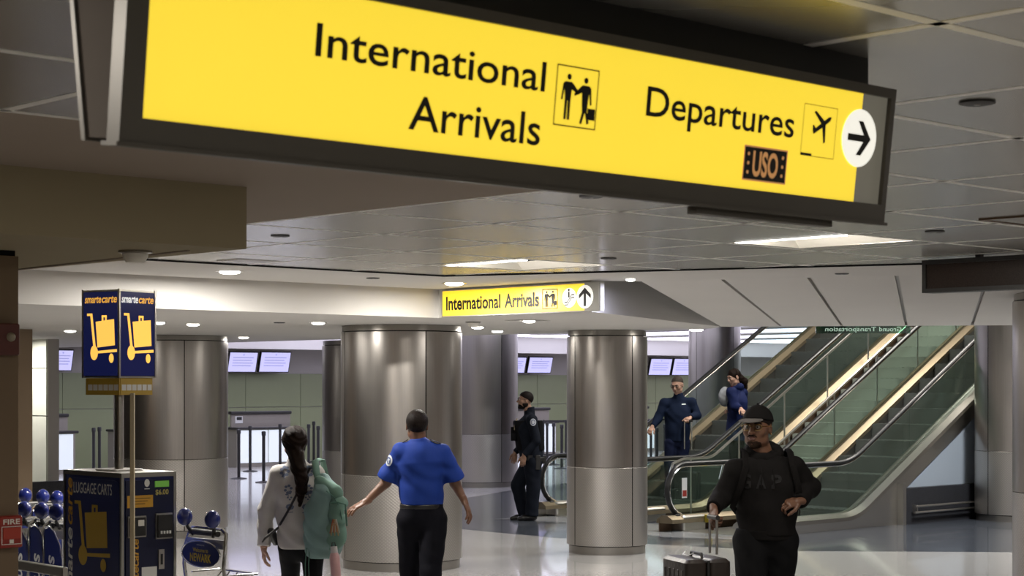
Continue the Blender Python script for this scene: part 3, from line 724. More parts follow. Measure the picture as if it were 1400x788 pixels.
for w_, xa_, xb2 in (('LUGGAGE', .142, .435), ('CARTS', .455, .635)):
    b = MB(); text(b, w_, xa_, xb2, 1.165, .07, .006, ML, bold=.008); flatmesh(b, 'lettering', m_wht, sg_)
b = MB(); cart_icon(b, .155, .655, .46, .455, .006, ML); flatmesh(b, 'cart_pictogram', m_gold, sg_)
MV = ML @ Matrix.Translation((.125, 0, .006)) @ Matrix.Rotation(math.pi/2, 4, 'Z')
b = MB(); text(b, 'smarte', .42, .925, 0, .075, 0, MV, bold=.02, shear=.2); flatmesh(b, 'logo_white', m_wht, sg_)
b = MB(); text(b, 'carte', .945, 1.262, 0, .075, 0, MV, bold=.02, shear=.2); flatmesh(b, 'logo_orange', m_orange, sg_)
fp_ = MB().box(.03, KW-.03, -.004, .003, .1, KH-.05).build('front_panel', mat('panel_blue', (.010, .013, .045), .3), ki)
def kbox(n, x0, x1, z0, z1, m, d=.008): return MB().box(x0, x1, -.004-d, -.003, z0, z1).build(n, m, fp_)
kbox('yellow_label', .04, .235, 1.085, 1.165, m_orange, .002)
b = MB()
for k in range(3): poly(b, [(.06, 1.143-.018*k), (.215-.02*k, 1.143-.018*k), (.215-.02*k, 1.147-.018*k), (.06, 1.147-.018*k)], .0105, MR)
flatmesh(b, 'label_print', m_ink, fp_)
kbox('green_screen', .25, .355, 1.215, 1.255, mat('lcd_green', (.1, .25, .04), .3, emit=(.2, .5, .08), es=.25))
b2 = MB(); text(b2, '$6.00', .255, .355, 1.165, .032, .0095, MR, bold=.02); flatmesh(b2, 'price', mat('price_yellow', (.5, .42, .12), .5), fp_)
b2 = MB(); poly(b2, circ(.19, 1.245, .020, 24, .026), .0095, MR); poly(b2, [(.17, 1.204), (.21, 1.204), (.21, 1.209), (.17, 1.209)], .0095, MR); flatmesh(b2, 'info_disc', m_wht, fp_)
kbox('slot_bezel', .042, .178, .89, 1.03, m_satin, .012); kbox('reader_bezel', .252, .378, .87, 1.04, m_satin, .014); kbox('card_slot', .05, .17, .90, 1.02, m_black, .02); kbox('slot_window', .11, .155, .965, 1.005, m_refl, .024); kbox('bill_reader', .26, .37, .88, 1.03, m_black, .03)
b2 = MB()
for k in range(4): b2.box(.275+.022*k, .288+.022*k, -.04, -.034, .905, .925)
b2.build('keypad', m_wht, fp_)
kbox('coin_return', .275, .318, .67, .80, m_satin, .01); kbox('coin_flap', .289, .304, .70, .77, m_black, .014); kbox('white_notice', .15, .265, .58, .69, m_wht, .002)
MVr = MR @ Matrix.Translation((.125, 0, .0095)) @ Matrix.Rotation(math.pi/2, 4, 'Z'); b2 = MB(); text(b2, 'smartecarte', .45, .88, 0, .05, 0, MVr, bold=.02, shear=.2); flatmesh(b2, 'front_logo', m_orange, fp_)
MB().cyl((KW/2, KL/2, KH), (KW/2, KL/2, 1.95), .031, seg=16).build('mast', m_satin, ki, True)
MB().rbox(KW/2-.12, KW/2+.12, KL/2-.12, KL/2+.12, KH, KH+.012, .02).build('mast_plate', m_satin, ki)
# lightbox on the mast
cc = cor+eBv*(KW/2)+eNv*(KL/2)
dv = Vector((-cc.x, -cc.y, 0)).normalized(); rv = Vector((-dv.y, dv.x, 0))
lb = thing('kiosk_lightbox', 'illuminated four-sided blue lightbox with golden cart pictograms above the kiosk', 'lightbox', (cc.x, cc.y, 1.95))
LW, LH = .335, .57
exL = (dv+rv).normalized(); exR = (rv-dv).normalized()
h = LW/2
Mb = Matrix(((exL.x, -exR.x, 0, 0), (exL.y, -exR.y, 0, 0), (0, 0, 1, 0), (0, 0, 0, 1)))
MB().box(-h+.006, h-.006, -h+.006, h-.006, .0, LH, Mb).build('housing', m_black, lb)
b = MB()
for sx in (-1, 1):
    for sy in (-1, 1): b.box(sx*h-.007, sx*h+.007, sy*h-.007, sy*h+.007, -.01, LH+.012, Mb)
b.box(-h, h, -h, h, LH-.004, LH+.008, Mb); b.box(-h, h, -h, h, -.01, .0, Mb)
b.build('trim_frame', m_satin, lb)
for k in range(4):
    R4 = Matrix.Rotation(math.pi/2*k, 4, 'Z')
    o_ = Vector(-exL*h-exR*h)*1.0
    # face plane: x along exL, outward -(...)
    MfA = frameM(tuple((-exL*h+(dv-rv).normalized()*h)), exL, (0, 0, 1))
    Mf = R4 @ MfA
    b = MB(); b.box(.008, LW-.008, .004, LH-.006, -.004, .002, Mf); lf_ = b.build('light_face', m_lb_blue, lb)
    b = MB(); cart_icon(b, .04, .09, LW-.055, .33, .0035, Mf); flatmesh(b, 'cart_pictogram', m_lb_gold, lf_)
    b = MB(); text(b, 'smarte', .018, .172, .492, .050, .0035, Mf, bold=.02, shear=.2); flatmesh(b, 'logo_white', m_lb_wht if k in (1,) else m_lb_org, lf_)
    b = MB(); text(b, 'carte', .178, .318, .492, .050, .0035, Mf, bold=.02, shear=.2); flatmesh(b, 'logo_orange', m_lb_org, lf_)
    b = MB(); b.box(.025, LW-.012, -.125, -.012, -.02, -.012, Mf); ps_ = b.build('payment_strip', m_gold, lb)
    b = MB()
    for q in range(6): b.box(.035+.048*q, .075+.048*q, -.095, -.055, -.0125, -.0105, Mf)
    b.build('card_logos', m_wht, ps_)
pp = atY(181, 525, 11.45)
po = thing('cream_post', 'thin cream post standing in front of the kiosk', 'post', (pp[0], pp[1], 0))
MB().rbox(-.014, .014, -.014, .014, .012, 1.84, .004).build('shaft', m_cream, po); MB().rbox(-.06, .06, -.06, .06, 0, .014, .01).build('foot', m_satin, po)

# ================================================================== LUGGAGE CARTS
m_grip = mat('grip_blue', (.012, .022, .16), .22, var=.15, coat=.4)
def cart(x, y, rz, hw, label, oval=False, group=None):
    """handle along local x, the cart trails along +y"""
    t = thing('luggage_cart', label, 'luggage cart', (x, y, 0), rz, group)
    W_ = hw+.07; SPN = {}; FIN = [(-.01, .20), (-.01, .89), (.02, .90), (.06, .86), (.10, .77), (.12, .66), (.125, .20)]
    for s in (-1, 1):
        MB().ball((s*hw, 0, 1.0), (.053, .053, .062), 18, 12).build('grip', m_grip, t, True)
        MB().tube([(s*hw, 0, 1.0), (s*(hw-.01), .02, .93), (s*(hw-.05), .04, .88)], .013, 8).build('grip_stem', m_black, t, True)
        pth = [(s*W_, .62, .16), (s*W_, .34, .16), (s*W_, .16, .22), (s*W_, .08, .42), (s*W_, .04, .68), (s*W_, .055, .82), (s*(W_-.02), .075, .90), (s*(W_-.06), .07, .93)]
        MB().tube(pth, .013, 8).build('side_tube', m_chrome, t, True)
        if not oval: SPN[s] = MB().prism_y([(s*W_+a_, z_) for a_, z_ in FIN], .012, .024).build('side_panel', m_blue, t)
        if not oval: MB().tube([(s*W_+a_, .018, z_) for a_, z_ in FIN[1:]], .009, 8).build('panel_edge', m_chrome, t, True)
    MB().tube([(-hw, .045, .90), (hw, .045, .90)], .020, 10).build('brake_bar', m_black, t, True)
    MB().tube([(-W_+.06, .07, .93), (W_-.06, .07, .93)], .012, 8).build('cross_tube', m_chrome, t, True)
    b = MB(); b.box(-W_+.02, W_-.02, .05, .058, .80, .86); b.build('label_plate', m_satin, t)
    b = MB()
    for k in range(6): b.tube([(-W_+.03+(2*W_-.06)*k/5, .16, .19), (-W_+.03+(2*W_-.06)*k/5, .86, .15)], .009, 6)
    b.tube([(-W_, .86, .15), (W_, .86, .15)], .012, 8); b.build('platform', m_chrome, t, True)
    b = MB(); b.tube([(-W_+.02, .09, .62), (-W_+.02, .32, .62), (W_-.02, .32, .62), (W_-.02, .09, .62)], .008, 6)
    for k in range(5): xx = -W_+.05+(2*W_-.1)*k/4; b.tube([(xx, .1, .40), (xx, .32, .62)], .005, 6)
    b.build('basket', m_chrome, t, True)
    for wx, wy in ((-W_, .20), (W_, .20), (-W_*.5, .82), (W_*.5, .82)):
        MB().lathe([(0, -.018), (.055, -.018), (.065, -.008), (.065, .008), (.055, .018), (0, .018)], 16, Matrix(((0, 0, 1, wx), (1, 0, 0, wy), (0, 1, 0, .067), (0, 0, 0, 1)))).build('wheel', m_rubber, t, True)
    for s in (() if oval else (-1, 1)):
        Mt = Matrix(((0, 1, 0, s*W_+.018), (0, 0, -1, .0105), (-1, 0, 0, 0), (0, 0, 0, 1)))
        b = MB(); text(b, 'smarte', -.70, -.24, 0, .062, 0, Mt, bold=.02, shear=.2); flatmesh(b, 'panel_lettering', m_wht, SPN[s])
    if oval:
        Mo = Matrix(((1, 0, 0, 0), (0, 0, -1, .018), (0, 1, 0, .76), (0, 0, 0, 1)))
        b = MB(); b.prism(circ(0, 0, .225, 36, .085), -.006, 0, Mo); ov_ = b.build('oval_plate', m_blue, t)
        b = MB(); b.tube([tuple(Mo @ Vector((x_, y_, .001))) for x_, y_ in circ(0, 0, .228, 40, .088)], .006, 6, closed=True); b.build('oval_rim', m_chrome, ov_, True)
        b = MB(); text(b, 'NEWARK', -.125, .125, -.052, .052, .003, Mo, bold=.03); text(b, 'Welcome to', -.09, .09, .012, .026, .003, Mo, bold=.02); flatmesh(b, 'oval_lettering', mat('oval_yellow', (.75, .55, .06), .5), ov_)
        b = MB(); text(b, 'smartecarte', -.045, .045, .055, .012, .003, Mo); flatmesh(b, 'oval_logo', m_wht, ov_)
    return t
names = ['luggage cart in the near nested row, beside the wall end', 'middle luggage cart of the near nested row beside the kiosk', 'luggage cart of the near nested row, half hidden by the kiosk']
# carts nest along eA; handle along eB; near grip of each at the measured spots
for k, (u_, v_) in enumerate(((33, 697), (57, 698.5), (77, 700.5))):
    g_ = atZ(u_, v_, 1.0); c_ = Vector((g_[0], g_[1], 0))+eBv*.2
    cart(c_.x, c_.y, A, .20, names[k], group='nested luggage carts')
names2 = ['luggage cart in the far nested row, beside the wall end', 'middle luggage cart of the far nested row by the granite kerb', 'luggage cart of the far nested row, half hidden by the kiosk']
for k, (u_, v_) in enumerate(((34.6, 677.5), (58.5, 679.5), (78, 681.5))):
    g_ = atZ(u_, v_, 1.0); c_ = Vector((g_[0], g_[1], 0))+eBv*.2
    cart(c_.x, c_.y, A, .20, names2[k], group='nested luggage carts')
g0 = Vector(atZ(255, 707, 1.0)); g1 = Vector(atZ(288, 711, 1.0)); cm = (g0+g1)/2
cart(cm.x, cm.y, A-math.pi/2, .165, 'luggage cart with oval Welcome to NEWARK plate beside the kiosk', oval=True)
# low rack rail in front of the nested carts
r0 = Vector(atZ(22, 772, .75)); r1 = Vector(atZ(84, 782, .75))
rk = thing('cart_rack', 'low steel rack rail in front of the nested carts', 'rack', (r1.x, r1.y, 0), math.atan2(r1.y-r0.y, r1.x-r0.x))
ln = (r1-r0).length; MB().rbox(-ln-.5, .05, -.02, .02, .72, .78, .008).build('rail', m_satin, rk)
for xx in (-.1, -ln-.3): MB().box(xx-.02, xx+.02, -.02, .02, 0, .72).build('post', m_satin, rk)
# ================================================================== ESCALATORS AND STAIR
MS, SLOPE, HR = 19.45, .55, .87            # incline start, slope, handrail height
MEND = 25.6
def bend(x0, xe, z0, r=1.1, n=7):
    """flat run from x0, smooth bend at MS, then the incline to xe; returns (m,z) points"""
    th = math.atan(SLOPE); tl = r*math.tan(th/2)
    pts = [(x0, z0)]
    xs = MS-tl
    for i in range(n+1):
        a = th*i/n; pts.append((xs+r*math.sin(a), z0+r*(1-math.cos(a))))
    pts.append((xe, z0+(xe-MS)*SLOPE)); return pts
def zat(path, m):
    for (a, za), (b_, zb_) in zip(path, path[1:]):
        if a <= m <= b_: return za+(zb_-za)*(m-a)/(b_-a)
    return path[-1][1] if m > path[-1][0] else path[0][1]
m_stepd = mat('step_dark', (.12, .13, .12), .45, .4, var=.15, scale=6)
m_stepl = mat('stair_stone', (.30, .32, .28), .5, var=.08, scale=5)
m_comb = mat('comb_yellow', (.55, .42, .04), .5)
DK = .66
def balustrade(t, n, n0, xn, outer, clad, tag_='', deck_m=None):
    """handrail, chrome guide, glass panes, deck and skirt on the plane n (local y = n-n0); local x = m-MS0"""
    y = n-n0; R = .35; zc = HR-R
    X = lambda m: m-ORG
    hp = bend(xn+R, MEND, HR)
    arc = [(xn+R+R*math.cos(math.radians(a)), zc+R*math.sin(math.radians(a))) for a in range(262, 89, -14)]
    full = arc+hp
    MB().tube([(X(m), y, z) for m, z in full], .040, 10, flat=(.62, 1.)).build('handrail', m_rubber, t, True)
    gd = [(xn+R+(R-.038)*math.cos(math.radians(a)), zc+(R-.038)*math.sin(math.radians(a))) for a in range(255, 89, -15)]+bend(xn+R, MEND, HR-.038)
    MB().tube([(X(m), y, z) for m, z in gd], .019, 8, flat=(.7, 1.1)).build('handrail_guide', m_chrome, t, True)
    dp = bend(xn-.05, MEND, HR-DK)
    # deck strip swept along the lower path
    rings = []
    for m, z in dp: rings.append([(X(m), y-.14, z-.10), (X(m), y+.14, z-.10), (X(m), y+.13, z-.05), (X(m), y+.05, z), (X(m), y-.05, z), (X(m), y-.13, z-.05)])
    MB().loft(rings).build('deck', deck_m or m_satin, t)
    # skirt cladding under the deck
    dq = [p for p in dp if p[0] < 20.46]+[(20.46, zat(dp, 20.46)), (20.47, zat(dp, 20.47))]+[p for p in dp if p[0] > 20.47]; lo = [(m, 0. if m < 20.465 else max(0., z-.05-.30)) for m, z in dq]
    for s, ys in ((0, outer),):
        pts = [(X(m), z-.05) for m, z in dq]+[(X(m), z) for m, z in reversed(lo)]
        MB().prism_y(pts, y+outer*.09-.008, y+outer*.09+.008).build('cladding', clad, t)
    # inner skirt beside the steps
    ds = [p for p in dp if p[0] > MS-.6]; ds = [(MS-.6, zat(dp, MS-.6))]+ds
    MB().prism_y([(X(m), z-.08) for m, z in ds]+[(X(m), max(.0, z-.42)) for m, z in reversed(ds)], y-outer*.115-.004, y-outer*.115+.004).build('inner_skirt', m_steel_dk, t)
    # newel pane, then straight panes
    m0 = xn+R
    pane = [(xn+R+(R-.055)*math.cos(math.radians(a)), zc+(R-.055)*math.sin(math.radians(a))) for a in range(250, 89, -12)]
    poly_ = [(X(a), c) for a, c in pane]+[(X(m0+.55), HR-.055), (X(m0+.55), HR-DK), (X(pane[0][0]), HR-DK)]
    poly_ = [(a, max(c, HR-DK)) for a, c in poly_]
    MB().prism_y(poly_, y-.006, y+.006).build('glass_pane', m_glass, t)
    m = m0+.56; hpath = bend(xn, MEND, HR-.055); dpath = bend(xn, MEND, HR-DK)
    while m < MEND-.3:
        e = min(m+1.25, MEND); k = [m+(e-.012-m)*i/6 for i in range(7)]
        MB().prism_y([(X(q), zat(hpath, q)) for q in k]+[(X(q), zat(dpath, q)) for q in reversed(k)], y-.006, y+.006).build('glass_pane', m_glass, t); m = e
def make_steps(t, n0, na, nb, xn, run, m, name, landing):
    rise = run*SLOPE; X = lambda q: q-ORG
    w0, w1 = na-n0, nb-n0
    tread = MB().box(0, run+.02, w0, w1, -.035, 0)
    for k in range(int((w1-w0)/.09)): 
        yy = w0+.045+.09*k; tread.box(.004, run, yy-.02, yy+.02, 0, .006)
    tread.box(run-.0, run+.015, w0, w1, .0, rise-.035)
    me = tread.mesh(name, m)
    i = 0; x = MS+.10
    while x < MEND-.5:
        link(name, me, t, (X(x), 0, rise*(i+1))); x += run; i += 1
    b = MB(); b.box(X(MS+.085), X(MS+.10), w0, w1, 0, rise-.035); b.build('first_riser', m, t)
    MB().prism_y([(X(MS+.1+run), rise-.045), (X(MEND), rise-.045+(MEND-MS-.1-run)*SLOPE), (X(MEND), rise-.7+(MEND-MS)*SLOPE), (X(MS+1.1), 0), (X(MS+.1), 0), (X(MS+.1), rise-.045)], w0+.01, w1-.01).build('truss', m_stepd, t)
    if landing:
        b = MB().box(X(xn+.1), X(MS-.55), w0, w1, 0, .012); b.build('landing_plate', m_satin, t)
        b = MB()
        for k in range(14): b.box(X(MS-.55), X(MS-.42), w0+(w1-w0)*k/14, w0+(w1-w0)*(k+.55)/14, 0, .02)
        b.build('comb', m_comb, t)
        for k in range(2): MB().box(X(MS-.40+.25*k), X(MS-.16+.25*k), w0, w1, 0, .016).build('flat_step', m_stepd, t)
L1, L2, L3, L4 = 14.04, 15.3, 16.6, 18.3
ORG = 17.3
# near escalator
e1 = thing('escalator', 'near escalator with chrome handrails beside the granite kerb', 'escalator', G(ORG, L1), A, 'escalators')
balustrade(e1, L1, L1, 17.26, -1, m_satin); balustrade(e1, L2, L1, 17.26, 1, m_brown, deck_m=m_bronze)
make_steps(e1, L1, L1+.12, L2-.12, 17.3, .40, m_stepd, 'step', True)
# handrail inlet boxes at the newels
def inlet(t, y, xn, n_='inlet_box'):
    MB().rbox(xn-ORG+.18, xn-ORG+.62, y-.13, y+.13, 0, .20, .03).build(n_, m_satin, t)
    MB().rbox(xn-ORG+.10, xn-ORG+.19, y-.07, y+.07, .10, .22, .015).build('handrail_brush', m_black, t)
for yy in (0, L2-L1): inlet(e1, yy, 17.26)
MB().box(17.26-ORG+.58, 17.26-ORG+.66, L2-L1-.20, L2-L1-.135, .10, .2).build('safety_sticker', m_comb, e1)
p_ = MB(); p_.box(.24, .34, L2-L1-.009, L2-L1-.007, .42, .68); p_.build('notice_sticker', m_wht, e1)
p_ = MB(); p_.box(.25, .33, L2-L1-.0105, L2-L1-.009, .44, .52); p_.build('notice_red', m_red, e1)
# far escalator (the people ride on this one)
e3 = thing('escalator', 'far escalator carrying the man and the woman', 'escalator', G(ORG, L3), A, 'escalators')
balustrade(e3, L3, L3, 17.95, -1, m_brown, deck_m=m_bronze); balustrade(e3, L4, L3, 17.95, 1, m_satin, deck_m=m_bronze)
make_steps(e3, L3, L3+.12, L4-.12, 18.0, .40, m_stepd, 'step', True)
for yy in (0, L4-L3): inlet(e3, yy, 17.95)
# fixed stair between them
st = thing('staircase', 'stone staircase with thin steel rails between the escalators', 'staircase', G(ORG, L2), A)
make_steps(st, L2, L2+.155, L3-.155, 18.6, .30, m_stepl, 'stair_step', False)
for yy, nm in ((.20, 'rail'), (L3-L2-.20, 'rail')):
    pth = [(18.55, .62), (18.62, .80), (18.85, .86)]+bend(19.0, MEND, .86, .5)
    MB().tube([(m-ORG, yy, z) for m, z in pth], .020, 8).build('stair_rail', m_satin, st, True)
    for k in range(6):
        mm = 19.0+1.05*k
        MB().cyl((mm-ORG, yy, max(0, (mm-MS-.1)*SLOPE)), (mm-ORG, yy, .86+max(0, mm-MS)*SLOPE), .012, seg=8).build('rail_post', m_satin, st, True)
# wall and granite under the near escalator
wu = struct('wall_escalator', MB().prism_y([(20.45, .0), (20.45, .02+(HR-DK)+(20.45-MS)*SLOPE-.12), (MEND, (HR-DK)+(MEND-MS)*SLOPE-.10), (MEND, 0)], L1-.075, L1-.045), m_bluewall, label='pale wall under the near escalator'); wu.rotation_euler = (0, 0, A)
granite('baseboard_right', 20.45, 23.9, L1-.08, .49, 'dark granite kerb with steel bumper rails under the near escalator')
tr = MB(); tr.box(20.38, 20.45, L1-.20, L1-.10, 0, .56); t_ = struct('trim_2', tr, m_satin, label='steel corner post at the end of the granite kerb'); t_.rotation_euler = (0, 0, A)
# upper landing that the runs reach
up = struct('floor_upper', MB().box(MEND-.6, 29.5, 2, 19, 3.25+.0, 3.75), m_greywall, label='upper level landing slab'); up.rotation_euler = (0, 0, A)

# ================================================================== CHECK-IN HALL
m_screen = mat('screen_lavender', (.2, .2, .3), .3, emit=(.60, .58, .98), es=.95)
m_scr_ink = mat('screen_print', (.2, .2, .3), .4, emit=(.36, .36, .70), es=.8)
m_lit = mat('counter_lit', (.7, .74, .76), .3, emit=(.72, .80, .86), es=.55)
m_ctop = mat('counter_top', (.02, .018, .017), .4)
m_cbody = mat('counter_body', (.34, .31, .27), .4, .5, var=.05)
def monitor(u0, u1, v0, v1, label):
    # on the wall plane n=NB-.45; position from its centre
    uc = (u0+u1)/2; k = (uc-700)/F; n = NB-.5
    Y = n/(CA-k*SA); x = k*Y; m_, n_ = MN(x, Y); z = CH-((v0+v1)/2-VH)/F*Y
    wd = (u1-u0)*Y/F/(CA-k*SA)*.98; ht = (v1-v0)*Y/F
    t = thing('flight_screen', label, 'screen', G(m_, n_, z), A, 'check-in screens')
    T = Matrix.Rotation(math.radians(14), 4, 'X')
    MB().box(-wd/2, wd/2, 0, .07, -ht/2, ht/2, T).build('bezel', m_black, t)
    ds_ = MB().box(-wd/2+.02, wd/2-.02, -.004, 0, -ht/2+.02, ht/2-.02, T).build('display', m_screen, t)
    b = MB(); Mx = T @ Matrix(((1, 0, 0, 0), (0, 0, -1, -.006), (0, 1, 0, 0), (0, 0, 0, 1)))
    poly(b, circ(0, ht*.36, .02, 12), 0, Mx)
    for k in range(4): poly(b, [(-wd*.36, ht*(.2-.13*k)), (wd*(.36-.06*(k % 2)), ht*(.2-.13*k)), (wd*(.36-.06*(k % 2)), ht*(.2-.13*k)+.022), (-wd*.36, ht*(.2-.13*k)+.022)], 0, Mx)
    flatmesh(b, 'screen_text', m_scr_ink, ds_)
    MB().box(-.05, .05, .07, .5, -.05, .05).build('bracket', m_black, t)
monitor(312, 352, 481, 510, 'lavender check-in screen farther from the widest column, of a pair')
monitor(355, 397, 481, 510, 'lavender check-in screen nearer the widest column, of a pair')
monitor(70, 100, 478, 508, 'lavender check-in screen beside the white panelled pier')
monitor(722, 755, 488, 511, 'lavender check-in screen above the policeman, beside the slim column')
monitor(690, 719, 488, 511, 'lavender check-in screen half hidden behind the far column')
monitor(888, 918, 490, 514, 'lavender check-in screen over the navy pullover man, nearer the slim column')
monitor(920, 948, 490, 514, 'lavender check-in screen over the navy pullover man, cut off by the tall column')
def counter(m_, label):
    t = thing('check_in_counter', label, 'counter', G(m_, 33.6), A, 'check-in counters')
    w_ = 1.7
    MB().box(0, w_, .1, .8, 0, .86).build('body', m_cbody, t)
    for k in range(2):
        x0 = .06+k*.81; MB().box(x0, x0+.76, .06, .1, .10, .84).build('lit_panel', m_lit, t)
    MB().rbox(-.05, w_+.05, .02, .82, .86, .91, .02).build('work_top', m_ctop, t)
    MB().box(.0, w_-.05, .32, .38, .91, 1.20).build('screen_band', m_cbody, t)
    MB().rbox(-.05, w_-.05, .25, .47, 1.20, 1.27, .02).build('transaction_ledge', m_ctop, t)
    nt_ = MB().box(.10, .30, .30, .32, 1.0, 1.16).build('notice', m_wht, t); MB().box(.13, .27, .295, .3, 1.07, 1.14).build('notice_print', m_black, nt_)
for k, (m_, l_) in enumerate(((17.6, 'check-in counter between the pier and the kiosk lightbox'), (20.5, 'check-in counter hidden behind the column by the kiosk'), (23.4, 'check-in counter with two lit panels in front of the woman walking away'),
        (26.9, 'check-in counter hidden by the widest column'), (31.9, 'check-in counter behind the policeman'), (35.8, 'check-in counter behind the slim column'), (38.2, 'check-in counter beside the navy pullover man'))):
    counter(m_, l_)
def divider(m_, label):
    t = thing('counter_screen', label, 'divider', G(m_, 33.2), A)
    MB().box(0, .7, 0, .05, .12, 1.15).build('panel', m_cbody, t)
    for x_ in (.08, .58): MB().box(x_-.02, x_+.02, -.1, .15, 0, .12).build('foot', m_black, t)
divider(25.5, 'brownish divider screen right of the lit counter'); divider(34.7, 'brownish divider screen between counters by the slim column')
def stanchion(u, v, label, grp):
    p = atZ(u, v, 0); t = thing('stanchion', label, 'stanchion', (p[0], p[1], 0), A, grp)
    MB().lathe([(0, .0), (.16, 0), (.165, .012), (.05, .03), (0, .03)], 20).build('base', m_black, t, True)
    MB().cyl((0, 0, .02), (0, 0, .92), .032, seg=12).build('post', m_black, t, True)
    MB().lathe([(0, .99), (.035, .985), (.042, .97), (.042, .90), (.032, .90)], 14).build('belt_head', m_black, t, True)
    return Vector((p[0], p[1], 0))
SL = 'black belt stanchion in the queue before the lit check-in counter'
for u_, v_ in ((326.5, 655), (342, 645), (360.5, 660), (373, 632), (383, 640), (422, 640), (429, 632), (435, 645)): stanchion(u_, v_, SL, 'stanchions by the lit counter')
for u_, v_ in ((87, 642), (94, 636), (128, 650), (136, 648)): stanchion(u_, v_, 'black belt stanchion behind the luggage cart kiosk', 'stanchions behind the kiosk')
q_ = [stanchion(u_, v_, 'black belt stanchion between the policeman and the slim column', 'stanchions behind the policeman') for u_, v_ in ((748, 634), (757, 636), (768, 641), (774, 628))]
for u_, v_ in ((890, 634), (898, 650), (909, 640)): stanchion(u_, v_, 'black belt stanchion beside the navy pullover man', 'stanchions by the escalator')
def barrier(p, q, label):
    d = q-p; t = thing('belt_barrier', label, 'barrier', p, math.atan2(d.y, d.x)); L_ = d.length
    MB().rbox(0, L_, -.03, .03, .0, .06, .01).build('floor_rail', m_black, t); MB().box(.04, L_-.04, -.004, .004, .88, .94).build('belt', m_black, t)
    for x_ in (.03, L_-.03): MB().cyl((x_, 0, .05), (x_, 0, .95), .02, seg=8).build('post', m_black, t)
barrier(Vector(atZ(742, 624, 0)), Vector(atZ(790, 623, 0)), 'low black barrier rail behind the policeman')
# ================================================================== PEOPLE: smooth implicit surfaces turned into meshes
def V3(*a): return np.array(a, dtype=float)
def nrm(v): v = np.asarray(v, float); return v/np.linalg.norm(v)
def rotm(yaw, pitch=0., roll=0.):
    return np.array((Matrix.Rotation(math.radians(yaw), 3, 'Z') @ Matrix.Rotation(math.radians(pitch), 3, 'X') @ Matrix.Rotation(math.radians(roll), 3, 'Y')))
class Prim:
    def __init__(s, fn, lo, hi, k=.02, mode='u', clips=()): s.fn, s.lo, s.hi, s.k, s.mode, s.clips = fn, np.array(lo, float), np.array(hi, float), k, mode, clips
def cone(a, b, ra, rb, k=.02, flat=None, mode='u', clips=()):
    """capsule with two radii; flat=(yaw,ratio) makes its section an ellipse, ratio deep for 1 wide"""
    a = np.array(a, float); b = np.array(b, float); R = max(ra, rb)
    lo = np.minimum(a, b)-R; hi = np.maximum(a, b)+R
    if flat:
        y, q = math.radians(flat[0]), flat[1]; c, s_ = math.cos(y), math.sin(y)
        def tr(x, yy, z): return (x-a[0])*c+(yy-a[1])*s_, (-(x-a[0])*s_+(yy-a[1])*c)/q, z-a[2]
        ba = np.array([(b[0]-a[0])*c+(b[1]-a[1])*s_, (-(b[0]-a[0])*s_+(b[1]-a[1])*c)/q, b[2]-a[2]]); sc_ = (1+q)/2
    else:
        def tr(x, yy, z): return x-a[0], yy-a[1], z-a[2]
        ba = b-a; sc_ = 1.
    l2 = max(1e-9, ba @ ba)
    def fn(x, y_, z):
        p, q_, r = tr(x, y_, z)
        t = np.clip((p*ba[0]+q_*ba[1]+r*ba[2])/l2, 0, 1)
        return (np.sqrt((p-ba[0]*t)**2+(q_-ba[1]*t)**2+(r-ba[2]*t)**2)-(ra+(rb-ra)*t))*sc_
    return Prim(fn, lo, hi, k, mode, clips)
def chain(pts, rad, k=.015, **kw): return [cone(pts[i], pts[i+1], rad[i], rad[i+1], k, **kw) for i in range(len(pts)-1)]
def ell(c, r, R=None, k=.02, mode='u', clips=()):
    c = np.array(c, float); r = np.array(r, float); R = np.eye(3) if R is None else np.array(R); m = r.max()
    def fn(x, y, z):
        dx, dy, dz = x-c[0], y-c[1], z-c[2]
        q = [R[0, i]*dx+R[1, i]*dy+R[2, i]*dz for i in range(3)]
        k0 = np.sqrt(sum((q[i]/r[i])**2 for i in range(3))); k1 = np.sqrt(sum((q[i]/r[i]**2)**2 for i in range(3)))+1e-9
        return k0*(k0-1)/k1
    return Prim(fn, c-m, c+m, k, mode, clips)
